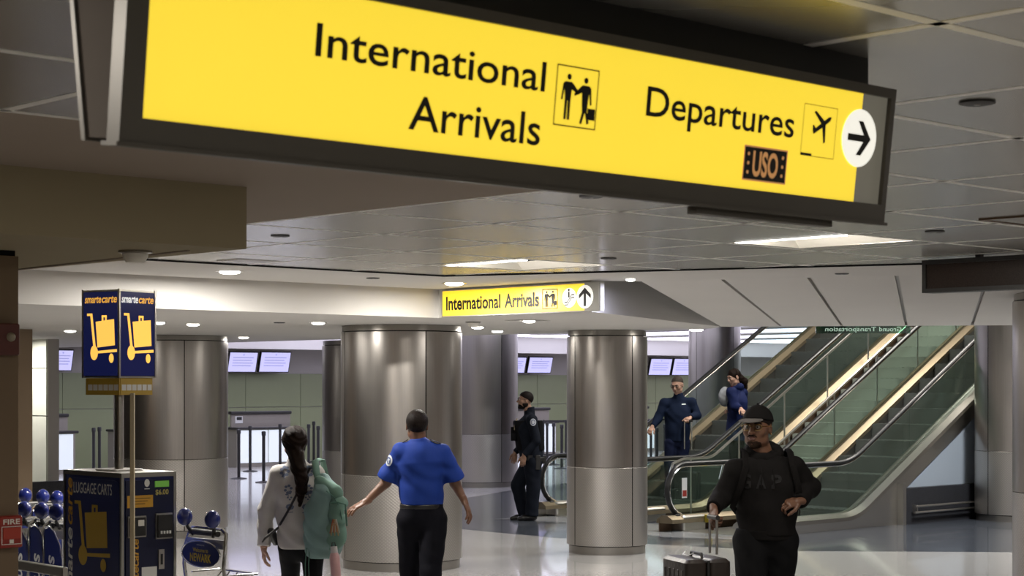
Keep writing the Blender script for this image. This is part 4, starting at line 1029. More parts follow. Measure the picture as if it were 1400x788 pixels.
def solidify(prims, h, noise=None, clip=()):
    un = [p for p in prims if p.mode == 'u']
    lo = np.min([p.lo for p in un], axis=0)-.04; hi = np.max([p.hi for p in un], axis=0)+.04
    n = np.ceil((hi-lo)/h).astype(int)+1; D = np.full(n, .5, np.float32)
    ax = [lo[i]+h*np.arange(n[i]) for i in range(3)]
    for p in prims:
        mg = max(.035, p.k*1.2)
        i0 = np.maximum(0, np.floor((p.lo-mg-lo)/h).astype(int)); i1 = np.minimum(n, np.ceil((p.hi+mg-lo)/h).astype(int)+1)
        if (i1 <= i0).any(): continue
        x, y, z = ax[0][i0[0]:i1[0], None, None], ax[1][None, i0[1]:i1[1], None], ax[2][None, None, i0[2]:i1[2]]
        d = p.fn(x, y, z)
        for nn, pt in p.clips: d = np.maximum(d, (x-pt[0])*nn[0]+(y-pt[1])*nn[1]+(z-pt[2])*nn[2])
        s = (slice(i0[0], i1[0]), slice(i0[1], i1[1]), slice(i0[2], i1[2])); o = D[s]
        if p.mode == 'u':
            if p.k > 1e-4:
                hh = np.clip(.5+.5*(d-o)/p.k, 0, 1); D[s] = d*(1-hh)+o*hh-p.k*hh*(1-hh)
            else: D[s] = np.minimum(o, d)
        else:
            if p.k > 1e-4:
                hh = np.clip(.5-.5*(o+d)/p.k, 0, 1); D[s] = o*(1-hh)-d*hh+p.k*hh*(1-hh)
            else: D[s] = np.maximum(o, -d)
    x, y, z = ax[0][:, None, None], ax[1][None, :, None], ax[2][None, None, :]
    if noise:
        amp, fr = noise
        w1 = np.sin(fr*(x*.9+z*.55)+2*np.sin(fr*.5*(y-z)))*np.sin(fr*(z*.8-y*.7)+1.3*np.sin(fr*.37*x))
        D += (amp*w1).astype(np.float32)
    for nn, pt in clip: D = np.maximum(D, ((x-pt[0])*nn[0]+(y-pt[1])*nn[1]+(z-pt[2])*nn[2]).astype(np.float32))
    D[0], D[-1], D[:, 0], D[:, -1], D[:, :, 0], D[:, :, -1] = (.5,)*6
    return surfnet(D, lo, h)
def surfnet(D, lo, h):
    S = D < 0; n = np.array(D.shape)
    c = np.zeros(n-1, np.int8)
    for dx in (0, 1):
        for dy in (0, 1):
            for dz in (0, 1): c += S[dx:n[0]-1+dx, dy:n[1]-1+dy, dz:n[2]-1+dz]
    I = np.argwhere((c > 0) & (c < 8))
    if len(I) == 0: return np.zeros((0, 3)), np.zeros((0, 4), int)
    idm = np.full(n-1, -1, np.int64); idm[tuple(I.T)] = np.arange(len(I))
    cr = [(a, b, d) for a in (0, 1) for b in (0, 1) for d in (0, 1)]
    val = {q: D[I[:, 0]+q[0], I[:, 1]+q[1], I[:, 2]+q[2]].astype(float) for q in cr}
    P = np.zeros((len(I), 3)); W = np.zeros(len(I))
    for q in cr:
        for a in range(3):
            if q[a] == 0:
                q2 = list(q); q2[a] = 1; q2 = tuple(q2); v0, v1 = val[q], val[q2]; m = (v0 < 0) != (v1 < 0)
                t = np.where(m, v0/np.where(m, v0-v1, 1), 0)
                pt = np.array(q, float)[None].repeat(len(I), 0); pt[:, a] += t; P[m] += pt[m]; W[m] += 1
    verts = lo+(I+P/W[:, None])*h
    F_ = []
    for a in range(3):
        b_, c_ = (a+1) % 3, (a+2) % 3
        s0 = [slice(None)]*3; s1 = [slice(None)]*3; s0[a] = slice(0, -1); s1[a] = slice(1, None)
        E = np.argwhere(S[tuple(s0)] != S[tuple(s1)])
        E = E[(E[:, b_] > 0) & (E[:, c_] > 0) & (E[:, b_] < n[b_]-1) & (E[:, c_] < n[c_]-1)]
        q = []
        for db, dc in ((1, 1), (0, 1), (0, 0), (1, 0)):
            e = E.copy(); e[:, b_] -= db; e[:, c_] -= dc; q.append(idm[tuple(e.T)])
        q = np.stack(q, 1); ins = S[tuple(E.T)]
        q[~ins] = q[~ins][:, ::-1]; F_.append(q)
    return verts, np.concatenate(F_)
def np_mesh(name, parts, m):
    off_ = 0; vs = []; fs = []
    for v, f in parts: vs.append(v); fs.append(f+off_); off_ += len(v)
    v = np.concatenate(vs); f = np.concatenate(fs)
    me = bpy.data.meshes.new(name); me.vertices.add(len(v)); me.vertices.foreach_set('co', v.astype(np.float32).ravel())
    me.loops.add(f.size); me.loops.foreach_set('vertex_index', f.astype(np.int32).ravel())
    me.polygons.add(len(f)); me.polygons.foreach_set('loop_start', np.arange(0, f.size, 4, dtype=np.int32))
    try: me.polygons.foreach_set('loop_total', np.full(len(f), 4, np.int32))
    except Exception: pass
    me.update(calc_edges=True); me.validate(); me.polygons.foreach_set('use_smooth', [True]*len(me.polygons)); me.materials.append(m); return me
def sdf_part(name, prims, h, m, parent, noise=None, clip=()):
    return link(name, np_mesh(name, [solidify(prims, h, noise, clip)], m), parent)

def head_prims(c, R, s=1., nose=1.):
    """head about .23 m tall; local -y is the face"""
    c = np.array(c, float)
    def P(x, y, z): return c+R @ (np.array([x, y, z])*s)
    def E(x, y, z, r, k=.02, mode='u'): return ell(P(x, y, z), np.array(r)*s, R, k*s, mode)
    def C(a, b, ra, rb, k=.012): return cone(P(*a), P(*b), ra*s, rb*s, k*s)
    L = [E(0, .014, .03, (.075, .094, .084)), E(0, -.018, -.025, (.062, .074, .082), .03), E(0, -.030, -.072, (.046, .054, .040), .025), E(0, -.072, -.098, (.020, .018, .016), .02)]
    for q in (-1, 1):
        L += [E(q*.038, -.058, -.018, (.026, .026, .026), .02), E(q*.048, -.012, -.068, (.018, .036, .026), .02)]
    L += [C((-.034, -.080, .030), (.034, -.080, .030), .011, .011, .014)]
    for q in (-1, 1): L += [E(q*.031, -.094, .011, (.017, .016, .0095), .008, 's')]
    L += [C((0, -.084, .016), (0, -.108, -.020), .0085*nose, .0125*nose, .010)]
    for q in (-1, 1): L += [E(q*.012, -.098, -.024, (.0085, .011, .0085), .006)]
    L += [E(0, -.090, -.047, (.023, .011, .0060), .006), E(0, -.089, -.058, (.020, .011, .0068), .006), E(0, -.103, -.0523, (.020, .006, .0014), .002, 's')]
    for q in (-1, 1): L += [E(q*.076, .010, -.006, (.009, .019, .031), .008), E(q*.083, .008, -.004, (.004, .010, .019), .004, 's')]
    return L, P
def eyes(P, R, s, parent, brow=None):
    for q in (-1, 1):
        c = P(q*.031, -.0775, .011)
        MB().ball(tuple(c), .0118*s, 14, 9).build('eye', MATS.get('eye_white') or mat('eye_white', (.62, .58, .54), .2), parent, True)
        d = nrm(R @ np.array([0, -1., 0])); cc = c+d*.0085*s
        MB().ball(tuple(cc), .0058*s, 10, 7).build('iris', MATS.get('iris') or mat('iris', (.015, .009, .006), .15), parent, True)
    if brow:
        pr = []
        for q in (-1, 1): pr += chain([P(q*.016, -.0925, .030), P(q*.032, -.0925, .036), P(q*.050, -.079, .031)], [.0035*s, .0045*s, .003*s], .003)
        sdf_part('eyebrows', pr, .003, brow, parent)
def lips(P, R, s, parent, m):
    pr = [ell(P(0, -.0905, -.047), np.array((.0225, .0115, .0060))*s, R, .004), ell(P(0, -.0895, -.058), np.array((.0195, .0115, .0068))*s, R, .004), ell(P(0, -.1035, -.0523), np.array((.020, .006, .0016))*s, R, .001, 's')]
    sdf_part('lips', pr, .0025, m, parent)
def glasses(P, s, parent, m_rim, m_len):
    b = MB()
    for q in (-1, 1):
        ring = [tuple(P(q*.033+.027*math.cos(a), -.098+.012*abs(q*math.cos(a))**2*.6, .010+.018*math.sin(a))) for a in [2*math.pi*i/20 for i in range(20)]]
        b.tube(ring, .0018*s, 6, closed=True)
        b.tube([tuple(P(q*.060, -.090, .014)), tuple(P(q*.078, -.060, .014)), tuple(P(q*.083, .015, .010))], .0018*s, 6)
    b.tube([tuple(P(-.007, -.102, .014)), tuple(P(.007, -.102, .014))], .0018*s, 6)
    g = b.build('glasses_frame', m_rim, parent, True)
    for q in (-1, 1):
        ring = [tuple(P(q*.033+.026*math.cos(a), -.0965+.012*abs(q*math.cos(a))**2*.6, .010+.017*math.sin(a))) for a in [2*math.pi*i/16 for i in range(16)]]
        MB().add(ring, [tuple(range(16))]).build('glasses_lens', m_len, g)
def hand_prims(w, d, pn, side, curl=25, spread=6, s=1., thumb=.7, curls=None):
    """palm, four unequal fingers with three joints and a thumb from the side of the palm; side=+1/-1 sets the thumb side"""
    w = np.array(w, float); d = nrm(d); pn = np.array(pn, float); pn = nrm(pn-d*(pn @ d)); l = np.cross(d, pn)*side
    L = [cone(w-d*.02, w+d*.02*s, .026*s, .024*s, .01), ell(w+d*.052*s, np.array((.052, .041, .0165))*s, np.stack([d, l, pn], 1), .012), ell(w+d*.082*s+l*.002, np.array((.018, .040, .013))*s, np.stack([d, l, pn], 1), .01)]
    lens = [.070, .079, .073, .057]; offs = [.030, .010, -.010, -.029]
    for i in range(4):
        b = w+d*(.092-(.000, -.003, .0, .008)[i])*s+l*offs[i]*s
        a = math.radians((1.5-i)*spread); dd = nrm(d*math.cos(a)+l*math.sin(a)); cu = curl if curls is None else curls[i]; ang = 0
        pts = [b-dd*.01]; rad = [.0095*s]
        for j, fr in enumerate((.45, .31, .24)):
            ang += math.radians(cu*(.8, 1.1, .8)[j]); q = dd*math.cos(ang)+pn*math.sin(ang)
            pts.append(pts[-1]+q*lens[i]*fr*s+(dd*.01 if j == 0 else 0)); rad.append((.0090, .0082, .0068)[j]*s)
        L += chain(pts, rad, .003)
    tb = w+d*.030*s+l*.030*s; t1 = nrm(d*.75+l*.85*thumb+pn*.35); t2 = nrm(d*.95+l*.25*thumb+pn*.45)
    L += chain([tb, tb+t1*.042*s, tb+t1*.042*s+t2*.030*s, tb+t1*.042*s+t2*.052*s], [.0145*s, .0110*s, .0098*s, .0078*s], .006)
    return L
def body_prims(J, yaw, b=1., arms=True, fore=True):
    f = yaw; L = []
    L += [cone(J['pelvis'], J['waist'], .150*b, .132*b, .03, (f, .70)), cone(J['waist'], J['chest'], .132*b, .158*b, .03, (f, .68)), cone(J['chest'], J['neckb'], .150*b, .055, .04, (f, .66))]
    L += [cone(J['neckb']-V3(0, 0, .03), J['head']-V3(0, 0, .05), .056*b**.5, .052, .02)]
    for s in 'LR':
        L += [cone(J['neckb']-V3(0, 0, .05), J['sh'+s], .040, .046*b**.5, .03)]
        L += [cone(J['sh'+s], J['el'+s], .048*b**.5, .040, .02), cone(J['el'+s], J['wr'+s], .041, .027, .015)]
        L += [cone(J['hip'+s], J['kn'+s], .086*b, .055, .03), cone(J['kn'+s], J['an'+s], .053, .038, .02), cone(J['kn'+s]*.7+J['an'+s]*.3, J['an'+s]*.6+J['kn'+s]*.4, .056, .044, .02)]
    return L
def shoe(t, an, toe, m, sole=None, h=.006):
    a = np.array(an, float); d = np.array(toe, float); d[2] = 0; d = nrm(d); g = V3(a[0], a[1], 0)
    z0 = a[2]-.09
    pr = [cone(a+V3(0, 0, .01), g+V3(0, 0, z0+.05), .045, .045, .02), cone(g-d*.035+V3(0, 0, z0+.045), g+d*.11+V3(0, 0, z0+.040), .042, .044, .03), cone(g+d*.10+V3(0, 0, z0+.036), g+d*.17+V3(0, 0, z0+.030), .044, .034, .02)]
    o = sdf_part('shoe', pr, h, m, t, clip=[((0, 0, -1), (0, 0, z0+.002))])
    if sole:
        sdf_part('sole', [cone(g-d*.04+V3(0, 0, z0+.012), g+d*.17+V3(0, 0, z0+.012), .046, .040, .01)], .006, sole, o, clip=[((0, 0, -1), (0, 0, z0)), ((0, 0, 1), (0, 0, z0+.022))])
def pants(J, yaw, b=1., loose=.016, z_top=None, cuff=.10):
    L = [cone(J['pelvis']-V3(0, 0, .02), J['waist'], .152*b+loose*.6, .140*b+loose*.6, .03, (yaw, .72))]
    for s in 'LR':
        kk = J['kn'+s]; aa = J['an'+s]; dn = nrm(aa-kk); e = aa+dn*.0
        L += [cone(J['hip'+s], kk, .090*b+loose, .060+loose, .02)]
        L += [cone(kk, e, .060+loose, .046+loose*1.2, .02, clips=[(tuple(dn), tuple(aa+dn*(.05-cuff*.3)))])]
    return L
def proj_print(obj, pts2, o, ex, ey, ddir, lift=.004):
    """lay flat points (x,y) on the cloth of obj: from o+ex*x+ey*y shoot along ddir"""
    me = obj.data; bv = BVHTree.FromPolygons([v.co for v in me.vertices], [p.vertices for p in me.polygons])
    out = []
    dd = Vector(ddir).normalized(); last = None
    for x, y in pts2:
        p = Vector(o)+Vector(ex)*x+Vector(ey)*y
        h = bv.ray_cast(p, dd)
        if h[0] is None: out.append(tuple(last) if last else tuple(p))
        else: last = h[0]-dd*lift; out.append(tuple(last))
    return out
def proj_text(obj, s, wd, cap, o, ex, ey, dd, m, name, parent, bold=.02, lift=.004):
    b = MB(); text(b, s, -wd/2, wd/2, 0, cap, bold=bold)
    pts = proj_print(obj, [(v[0], v[1]) for v in b.v], o, ex, ey, dd, lift); b.v = pts; return flatmesh(b, name, m, parent)
def proj_poly(obj, polys, o, ex, ey, dd, m, name, parent, lift=.004):
    b = MB()
    for q in polys:
        n = len(q); cx = sum(a[0] for a in q)/n; cy = sum(a[1] for a in q)/n
        pts = proj_print(obj, [(cx, cy)]+list(q), o, ex, ey, dd, lift); b.add(pts, [(0, i+1, (i+1) % n+1) for i in range(n)])
    return flatmesh(b, name, m, parent)
def stand(H, xs=0.):
    """neutral standing joints for a body H tall"""
    k = H/1.78
    J = dict(head=V3(0, 0, 1.655), neckb=V3(0, .01, 1.50), chest=V3(0, 0, 1.29), waist=V3(0, .0, 1.08), pelvis=V3(0, 0, .96),
             shL=V3(-.185, 0, 1.435), shR=V3(.185, 0, 1.435), elL=V3(-.23, .02, 1.14), elR=V3(.23, .02, 1.14), wrL=V3(-.24, -.03, .89), wrR=V3(.24, -.03, .89),
             hipL=V3(-.085, 0, .92), hipR=V3(.085, 0, .92), knL=V3(-.09, -.01, .50), knR=V3(.09, -.01, .50), anL=V3(-.09, .02, .09), anR=V3(.09, .02, .09))
    return {q: v*k if q not in ('anL', 'anR') else V3(v[0]*k, v[1]*k, .09) for q, v in J.items()}
def root_at(u, Y, label, name='person', z=0.):
    return thing(name, label, 'person', ((u-700)/F*Y, Y, z))
def rel_px(u0, Y, z0=0.):
    s = F/Y
    def q(u, v, y=0.): return V3((u-u0)/s, y, CH-(v-VH)/s-z0)
    return q
def build_body(t, J, yaw, headR, hs, skin, hands, b=1., h=.010, extra_=(), nose=1.):
    hp, P = head_prims(J['head'], headR, hs, nose)
    hp = hp+[cone(J['head']+headR @ (V3(0, .018, -.06)*hs), J['neckb'], .050*hs, .054*hs, .02)]
    parts = [solidify(body_prims(J, yaw, b)+list(extra_), h), solidify(hp, .0042)]
    for hd in hands: parts.append(solidify(hd, .0034))
    o = link('body', np_mesh('body', parts, skin), t); return P
def short_hair(P, R, s, t, m, cut=.022, slope=.62, th=.006, h=.005, temple=True):
    nn = R @ nrm(V3(0, -slope, -1.0)); pr = [ell(P(0, .015, .031), np.array((.075+th, .094+th, .084+th))*s, R, .01)]
    # keep what lies above the hairline plane
    return sdf_part('hair', pr, h, m, t, clip=[(tuple(nn), tuple(P(0, 0, cut)))])
# ------------------------------------------------------------------ officer in blue, seen from behind
m_blueshirt = mat('shirt_royal_blue', (.010, .033, .205), .7, var=.12, scale=12, bump=.15, bscale=14)
m_navytrou = mat('trousers_black_navy', (.006, .006, .009), .75, var=.2, scale=14, bump=.2, bscale=16)
m_shoe = mat('shoe_black', (.010, .009, .009), .35)
m_patch = mat('patch_white', (.50, .52, .56), .6); m_patchb = mat('patch_blue', (.05, .07, .16), .6)
def officer():
    u0, Y = 574, 13.6; t = root_at(u0, Y, 'uniformed officer in short-sleeved royal blue shirt walking away, arms held out'); q = rel_px(u0, Y)
    J = stand(1.68); J['head'] = q(570, 582, .0)+V3(0, 0, .0)
    J['shL'], J['shR'] = q(548, 619), q(604, 619); J['neckb'] = q(573, 606, .0)
    J['elL'], J['elR'] = q(527, 661, .06), q(622, 662, .05); J['wrL'], J['wrR'] = q(501, 686, .03), q(634, 684, .02)
    J['chest'] = q(575, 632); J['waist'] = q(576, 672); J['pelvis'] = q(576, 700)
    J['hipL'], J['hipR'] = q(562, 712), q(592, 712); J['knL'], J['knR'] = V3(-.075, .08, .48), V3(.085, -.12, .48); J['anL'], J['anR'] = V3(-.07, -.02, .09), V3(.08, -.22, .12)
    R = rotm(180+8, -4)
    hl = hand_prims(J['wrL'], (-.75, -.1, -.40), (-.2, .2, -1), -1, 14, 12, 1.12); hr = hand_prims(J['wrR'], (.30, -.1, -.70), (-.9, .2, -.3), 1, 20, 11, 1.12)
    P = build_body(t, J, 180, R, 1.02, m_skin_br, [hl, hr], 1.04)
    short_hair(P, R, 1.02, t, m_hair, -.020, .70, .008); eyes(P, R, 1.02, t, m_hair); lips(P, R, 1.02, t, m_skin_br)
    # shirt
    pr = [cone(J['pelvis']+V3(0, 0, .05), J['waist'], .160, .160, .03, (0, .76)), cone(J['waist'], J['chest'], .162, .178, .03, (0, .70)), cone(J['chest'], J['neckb']-V3(0, 0, .03), .168, .075, .05, (0, .68))]
    for s in 'LR':
        d = nrm(J['el'+s]-J['sh'+s]); e = J['sh'+s]+(J['el'+s]-J['sh'+s])*.88
        pr += [cone(J['neckb']-V3(0, 0, .055), J['sh'+s], .050, .062, .04), cone(J['sh'+s], e+d*.05, .064, .092, .03, clips=[(tuple(d), tuple(e))])]
    pr += [cone(J['neckb']-V3(0, 0, .02), J['neckb']+V3(0, -.002, .035), .064, .060, .012, clips=[((0, -.1, 1), tuple(J['neckb']+V3(0, 0, .032)))])]
    zh = q(576, 690)[2]
    sh = sdf_part('shirt', pr, .007, m_blueshirt, t, (.0075, 24.), [((0, 0, -1), (0, 0, zh))])
    tr = pants(J, 0, 1.02, .022); sdf_part('trousers', tr, .008, m_navytrou, t, (.004, 24.), [((0, 0, 1), (0, 0, zh+.02))])
    for i in range(1): sdf_part('belt', [cone(V3(J['pelvis'][0], J['pelvis'][1], zh-.012), V3(J['pelvis'][0], J['pelvis'][1], zh+.012), .163, .163, .01, (0, .76))], .006, m_shoe, t, clip=[((0, 0, 1), (0, 0, zh+.004)), ((0, 0, -1), (0, 0, zh-.030))])
    for s, toe in (('L', (0, 1, 0)), ('R', (.1, 1, 0))): shoe(t, J['an'+s], toe, m_shoe)
    # shoulder patch, epaulettes, collar
    o = q(529, 628)+V3(-.10, -.25, 0); pc = [circ(0, 0, .034, 18, .042)]
    dd = (.35, 1, 0)
    proj_poly(sh, pc, o+V3(.040, 0, -.01), (1, -.2, 0), (0, 0, 1), dd, m_patch, 'shoulder_patch', t, .005)
    proj_poly(sh, [circ(0, 0, .022, 14, .028)], o+V3(.040, 0, -.01), (1, -.2, 0), (0, 0, 1), dd, m_patchb, 'patch_emblem', t, .007)
    proj_poly(sh, [[(-.004, -.02), (.004, -.02), (.004, .016), (-.004, .016)], [(-.014, .0), (.014, .004), (.014, .010), (-.014, .006)]], o+V3(.040, 0, -.01), (1, -.2, 0), (0, 0, 1), dd, m_patch, 'patch_eagle', t, .0085)
    for s, sg in (('L', -1), ('R', 1)):
        a = J['sh'+s]+V3(-sg*.005, 0, .066); c = J['neckb']+V3(sg*.085, 0, .022)
        b = MB(); dirv = Vector(c-a).normalized(); w_ = Vector((0, .026, 0)); up_ = Vector((0, 0, .006))
        a_, c_ = Vector(a), Vector(c); vs = [a_-w_, a_+w_, c_+w_*.8, c_-w_*.8]; b.add([tuple(v) for v in vs]+[tuple(v+up_) for v in vs], [(0, 1, 2, 3), (7, 6, 5, 4), (0, 4, 5, 1), (1, 5, 6, 2), (2, 6, 7, 3), (3, 7, 4, 0)])
        b.build('epaulette', mat('epaulette_navy', (.008, .012, .05), .7), t)
officer()

# ------------------------------------------------------------------ woman walking away with a green backpack
m_sweat = mat('sweatshirt_grey', (.42, .40, .38), .85, var=.06, scale=16, bump=.2, bscale=18)
m_print = mat('print_blue_grey', (.11, .13, .19), .8)
m_legg = mat('leggings_black', (.008, .008, .009), .65)
m_sneak = mat('sneaker_white', (.5, .49, .47), .6)
def walker():
    u0, Y = 406, 13.1; t = root_at(u0, Y, 'woman in a pale printed sweatshirt and black leggings walking away'); q = rel_px(u0, Y)
    J = stand(1.60); J['head'] = q(402, 604, .0); J['neckb'] = q(406, 632)
    J['shL'], J['shR'] = q(381, 649), q(433, 648); J['chest'] = q(407, 668); J['waist'] = q(408, 705); J['pelvis'] = q(410, 738)
    J['elL'], J['wrL'] = q(364, 700, .03), q(361, 748, -.01); J['elR'], J['wrR'] = q(446, 695, -.02), q(440, 735, .14)
    J['hipL'], J['hipR'] = q(396, 748), q(428, 748); J['knL'], J['knR'] = V3(-.06, .12, .46), V3(.12, -.06, .45); J['anL'], J['anR'] = V3(-.05, .06, .09), V3(.13, -.20, .13)
    R = rotm(180+18, -12)
    hl = hand_prims(J['wrL'], (.02, -.1, -1), (1, .3, 0), 1, 24, 4, .92); hr = hand_prims(J['wrR'], (-.1, .8, -.2), (-1, 0, 0), -1, 45, 4, .9)
    P = build_body(t, J, 180, R, .96, m_skin_lt, [hl, hr], .92)
    eyes(P, R, .96, t, m_hair_br); lips(P, R, .96, t, m_skin_md)
    # hair: cap plus long gathered tail over the back
    nn = R @ nrm(V3(0, -.95, -.45))
    cap = [ell(P(0, .018, .028), np.array((.094, .108, .096))*.98, R, .02), ell(P(0, .045, -.045), np.array((.072, .066, .075)), R, .03)]
    h0 = P(0, .095, -.07)
    tail = [h0, q(411, 640, -.11), q(415, 655, -.13), q(415, 670, -.135), q(414, 690, -.13)]
    tail[4] = q(413, 672, -.13)+V3(0, 0, -.09)
    pr = cap+chain(tail, [.060, .054, .046, .036, .014], .02)
    sdf_part('hair', pr, .006, m_hair_br, t, (.006, 75.), [(tuple(nn), tuple(P(0, -.052, .0)))])
    pr = [cone(J['pelvis']-V3(0, 0, .02), J['waist'], .166, .158, .03, (0, .74)), cone(J['waist'], J['chest'], .158, .165, .03, (0, .72)), cone(J['chest'], J['neckb']-V3(0, 0, .04), .160, .075, .05, (0, .70))]
    for s in 'LR':
        d = nrm(J['wr'+s]-J['el'+s]); e = J['wr'+s]-d*.01
        pr += [cone(J['neckb']-V3(0, 0, .06), J['sh'+s], .050, .058, .04), cone(J['sh'+s], J['el'+s], .066, .064, .03), cone(J['el'+s], e, .064, .048, .02, clips=[(tuple(d), tuple(e))])]
    pr += [cone(J['neckb']-V3(0, 0, .03), J['neckb']+V3(0, -.0, .02), .068, .064, .012, clips=[((0, -.1, 1), tuple(J['neckb']+V3(0, 0, .016)))])]
    zh = q(410, 750)[2]
    sw = sdf_part('sweatshirt', pr, .007, m_sweat, t, (.009, 22.), [((0, 0, -1), (0, 0, zh))])
    sdf_part('leggings', pants(J, 0, .93, .004, cuff=.02), .008, m_legg, t, (.0015, 30.), [((0, 0, 1), (0, 0, zh+.03))])
    for s, toe in (('L', (0, 1, 0)), ('R', (.1, 1, 0))): shoe(t, J['an'+s], toe, m_sneak, m_wht)
    # flower print on the back, in two columns
    k = 0
    for cx, us in ((0, (391, 397, 399, 399)), (1, (424, 424, 423, 421))):
        for r_, vv in enumerate((644, 668, 680, 692)):
            o = q(us[r_], vv, -.6); fl_ = []
            n_ = (7, 6, 3, 8)[r_]; rr = (.042, .036, .024, .034)[r_]
            for i in range(n_):
                a = 2*math.pi*i/n_+.3*r_; fl_.append(circ(rr*.62*math.cos(a), rr*(.9 if r_ < 2 else .5)*math.sin(a)*.8, rr*.34, 7, rr*.28))
            if r_ in (0, 1): fl_.append([(-.003, -.055), (.003, -.055), (.003, -.01), (-.003, -.01)]); fl_.append(circ(.012, -.03, .011, 7, .006)); fl_.append(circ(-.012, -.038, .011, 7, .006))
            if r_ == 3: fl_.append([(-.028, -.045), (.026, -.039), (.026, -.034), (-.028, -.040)])
            proj_poly(sw, fl_, o, (1, 0, 0), (0, 0, 1), (0, 1, 0), m_print, 'printed_flower', t, .004)
    return t, q, J, sw
tw, qw, Jw, sww = walker()
def worn(name, label, cat, q, u, v, t):
    """an item carried by someone: an own top-level thing placed in the same local frame"""
    o = thing(name, label, cat, t.location); return o
# crossbody strap with small pouch
cb = thing('crossbody_bag', 'thin black crossbody strap and pouch over the pale sweatshirt', 'bag', tw.location)
pts = proj_print(sww, [(a*.01, 0) for a in range(1)], (0, 0, 0), (1, 0, 0), (0, 0, 1), (0, 1, 0))
line = []
for i in range(15):
    f_ = i/14; u_, v_ = 425+(374-425)*f_, 640+(732-640)*f_+6*math.sin(math.pi*f_)
    p_ = qw(u_, v_, -.6); line.append(proj_print(sww, [(0, 0)], p_, (1, 0, 0), (0, 0, 1), (0, 1, 0), .006)[0])
MB().tube(line, .011, 6, flat=(.45, 1.)).build('strap', m_black, cb, True)
sdf_part('pouch', [cone(qw(371, 728, -.02), qw(376, 742, .05), .035, .03, .01)], .006, m_black, cb)
# backpack hanging from the right shoulder
m_bp = mat('backpack_green', (.13, .22, .18), .7, var=.12, scale=14, bump=.2, bscale=16); m_bp2 = mat('backpack_dark_green', (.06, .13, .10), .7)
m_bpb = mat('backpack_grey_green', (.17, .26, .25), .7, var=.12, scale=14, bump=.2, bscale=16)
bp = thing('backpack', 'soft green backpack slung from the woman’s shoulder', 'backpack', tw.location)
bp['label'] = 'soft green backpack slung from one shoulder of the walking woman'
q = qw
pr = [cone(q(449, 672, -.20), q(451, 735, -.22), .105, .135, .04, (0, .75)), cone(q(437, 700, -.19), q(441, 745, -.20), .09, .11, .03, (0, .8)), cone(q(446, 655, -.16), q(448, 672, -.20), .05, .09, .03)]
bpo = sdf_part('main_compartment', pr, .007, m_bpb, bp, (.012, 30.), [((0, 0, -1), tuple(q(450, 760)))])
pr = [cone(q(465, 690, -.27), q(464, 735, -.29), .062, .072, .03, (0, .7)), cone(q(461, 678, -.24), q(473, 684, -.25), .045, .045, .02)]
sdf_part('front_pocket', pr, .007, m_bp, bp, (.010, 36.))
sdf_part('top_flap', [cone(q(444, 660, -.22), q(462, 672, -.26), .050, .062, .03, (0, .6)), cone(q(440, 655, -.2), q(450, 665, -.2), .03, .05, .02)], .006, m_bp, bp, (.005, 34.))
MB().tube([tuple(q(u_, v_, y_)) for u_, v_, y_ in ((437, 628, -.04), (433, 630, -.10), (436, 645, -.165), (442, 660, -.21), (440, 690, -.24))], .026, 8, flat=(.35, 1.)).build('shoulder_strap', m_bp, bp, True)
MB().tube([tuple(q(u_, v_, y_)) for u_, v_, y_ in ((436, 628, -.04), (440, 630, .05), (446, 660, .09), (445, 700, .06))], .024, 8, flat=(.35, 1.)).build('shoulder_strap', m_bp, bp, True)
for u_, v_, u2, v2 in ((425, 745, 423, 786), (429, 745, 428, 788)): MB().tube([tuple(q(u_, v_, -.27)), tuple(q((u_+u2)/2-1, (v_+v2)/2, -.26)), tuple(q(u2, v2, -.25))], .009, 6, flat=(.4, 1.)).build('loose_strap', m_bp2, bp, True)
MB().tube([tuple(q(u_, v_, -.31)) for u_, v_ in ((452, 668), (462, 676), (470, 690), (474, 712))], .009, 6, flat=(.4, 1.)).build('compression_strap', m_bp2, bp, True)
MB().tube([tuple(q(u_, v_, -.33)) for u_, v_ in ((459, 684), (468, 683), (478, 686), (480, 715))], .006, 6).build('zip_line', m_bp2, bp, True)
cols_ = ((.22, .06, .03), (.28, .18, .07), (.30, .28, .24))
for k in range(9): MB().tube([tuple(q(462+k % 3*2.2, 705, -.37)), tuple(q(460+k*1.1, 715, -.375)), tuple(q(458+k*1.6, 724+3*math.sin(k*2), -.37))], .004, 5).build('key_tassel', mat('tassel_%d' % (k % 3), cols_[k % 3], .6), bp, True)
wb_ = thing('water_bottle', 'pink water bottle hanging from the green backpack', 'bottle', tuple(np.array(tw.location)+q(463, 741, -.36)), 0)
wb_.rotation_euler = (math.radians(3), math.radians(-4), 0)
m_pink = mat('bottle_pink', (.46, .27, .27), .4, var=.15, scale=20)
MB().lathe([(0, -.26), (.034, -.258), (.036, -.245), (.036, -.08), (.030, -.055), (.022, -.045), (0, -.045)], 20).build('flask', m_pink, wb_, True)
MB().lathe([(0, -.0), (.024, -.003), (.026, -.045), (0, -.05)], 18).build('cap', mat('bottle_cap', (.40, .38, .38), .4), wb_, True)
MB().tube([(-.014, 0, -.005), (-.010, 0, .025), (.010, 0, .025), (.014, 0, -.005)], .004, 6).build('carry_loop', m_black, wb_, True)
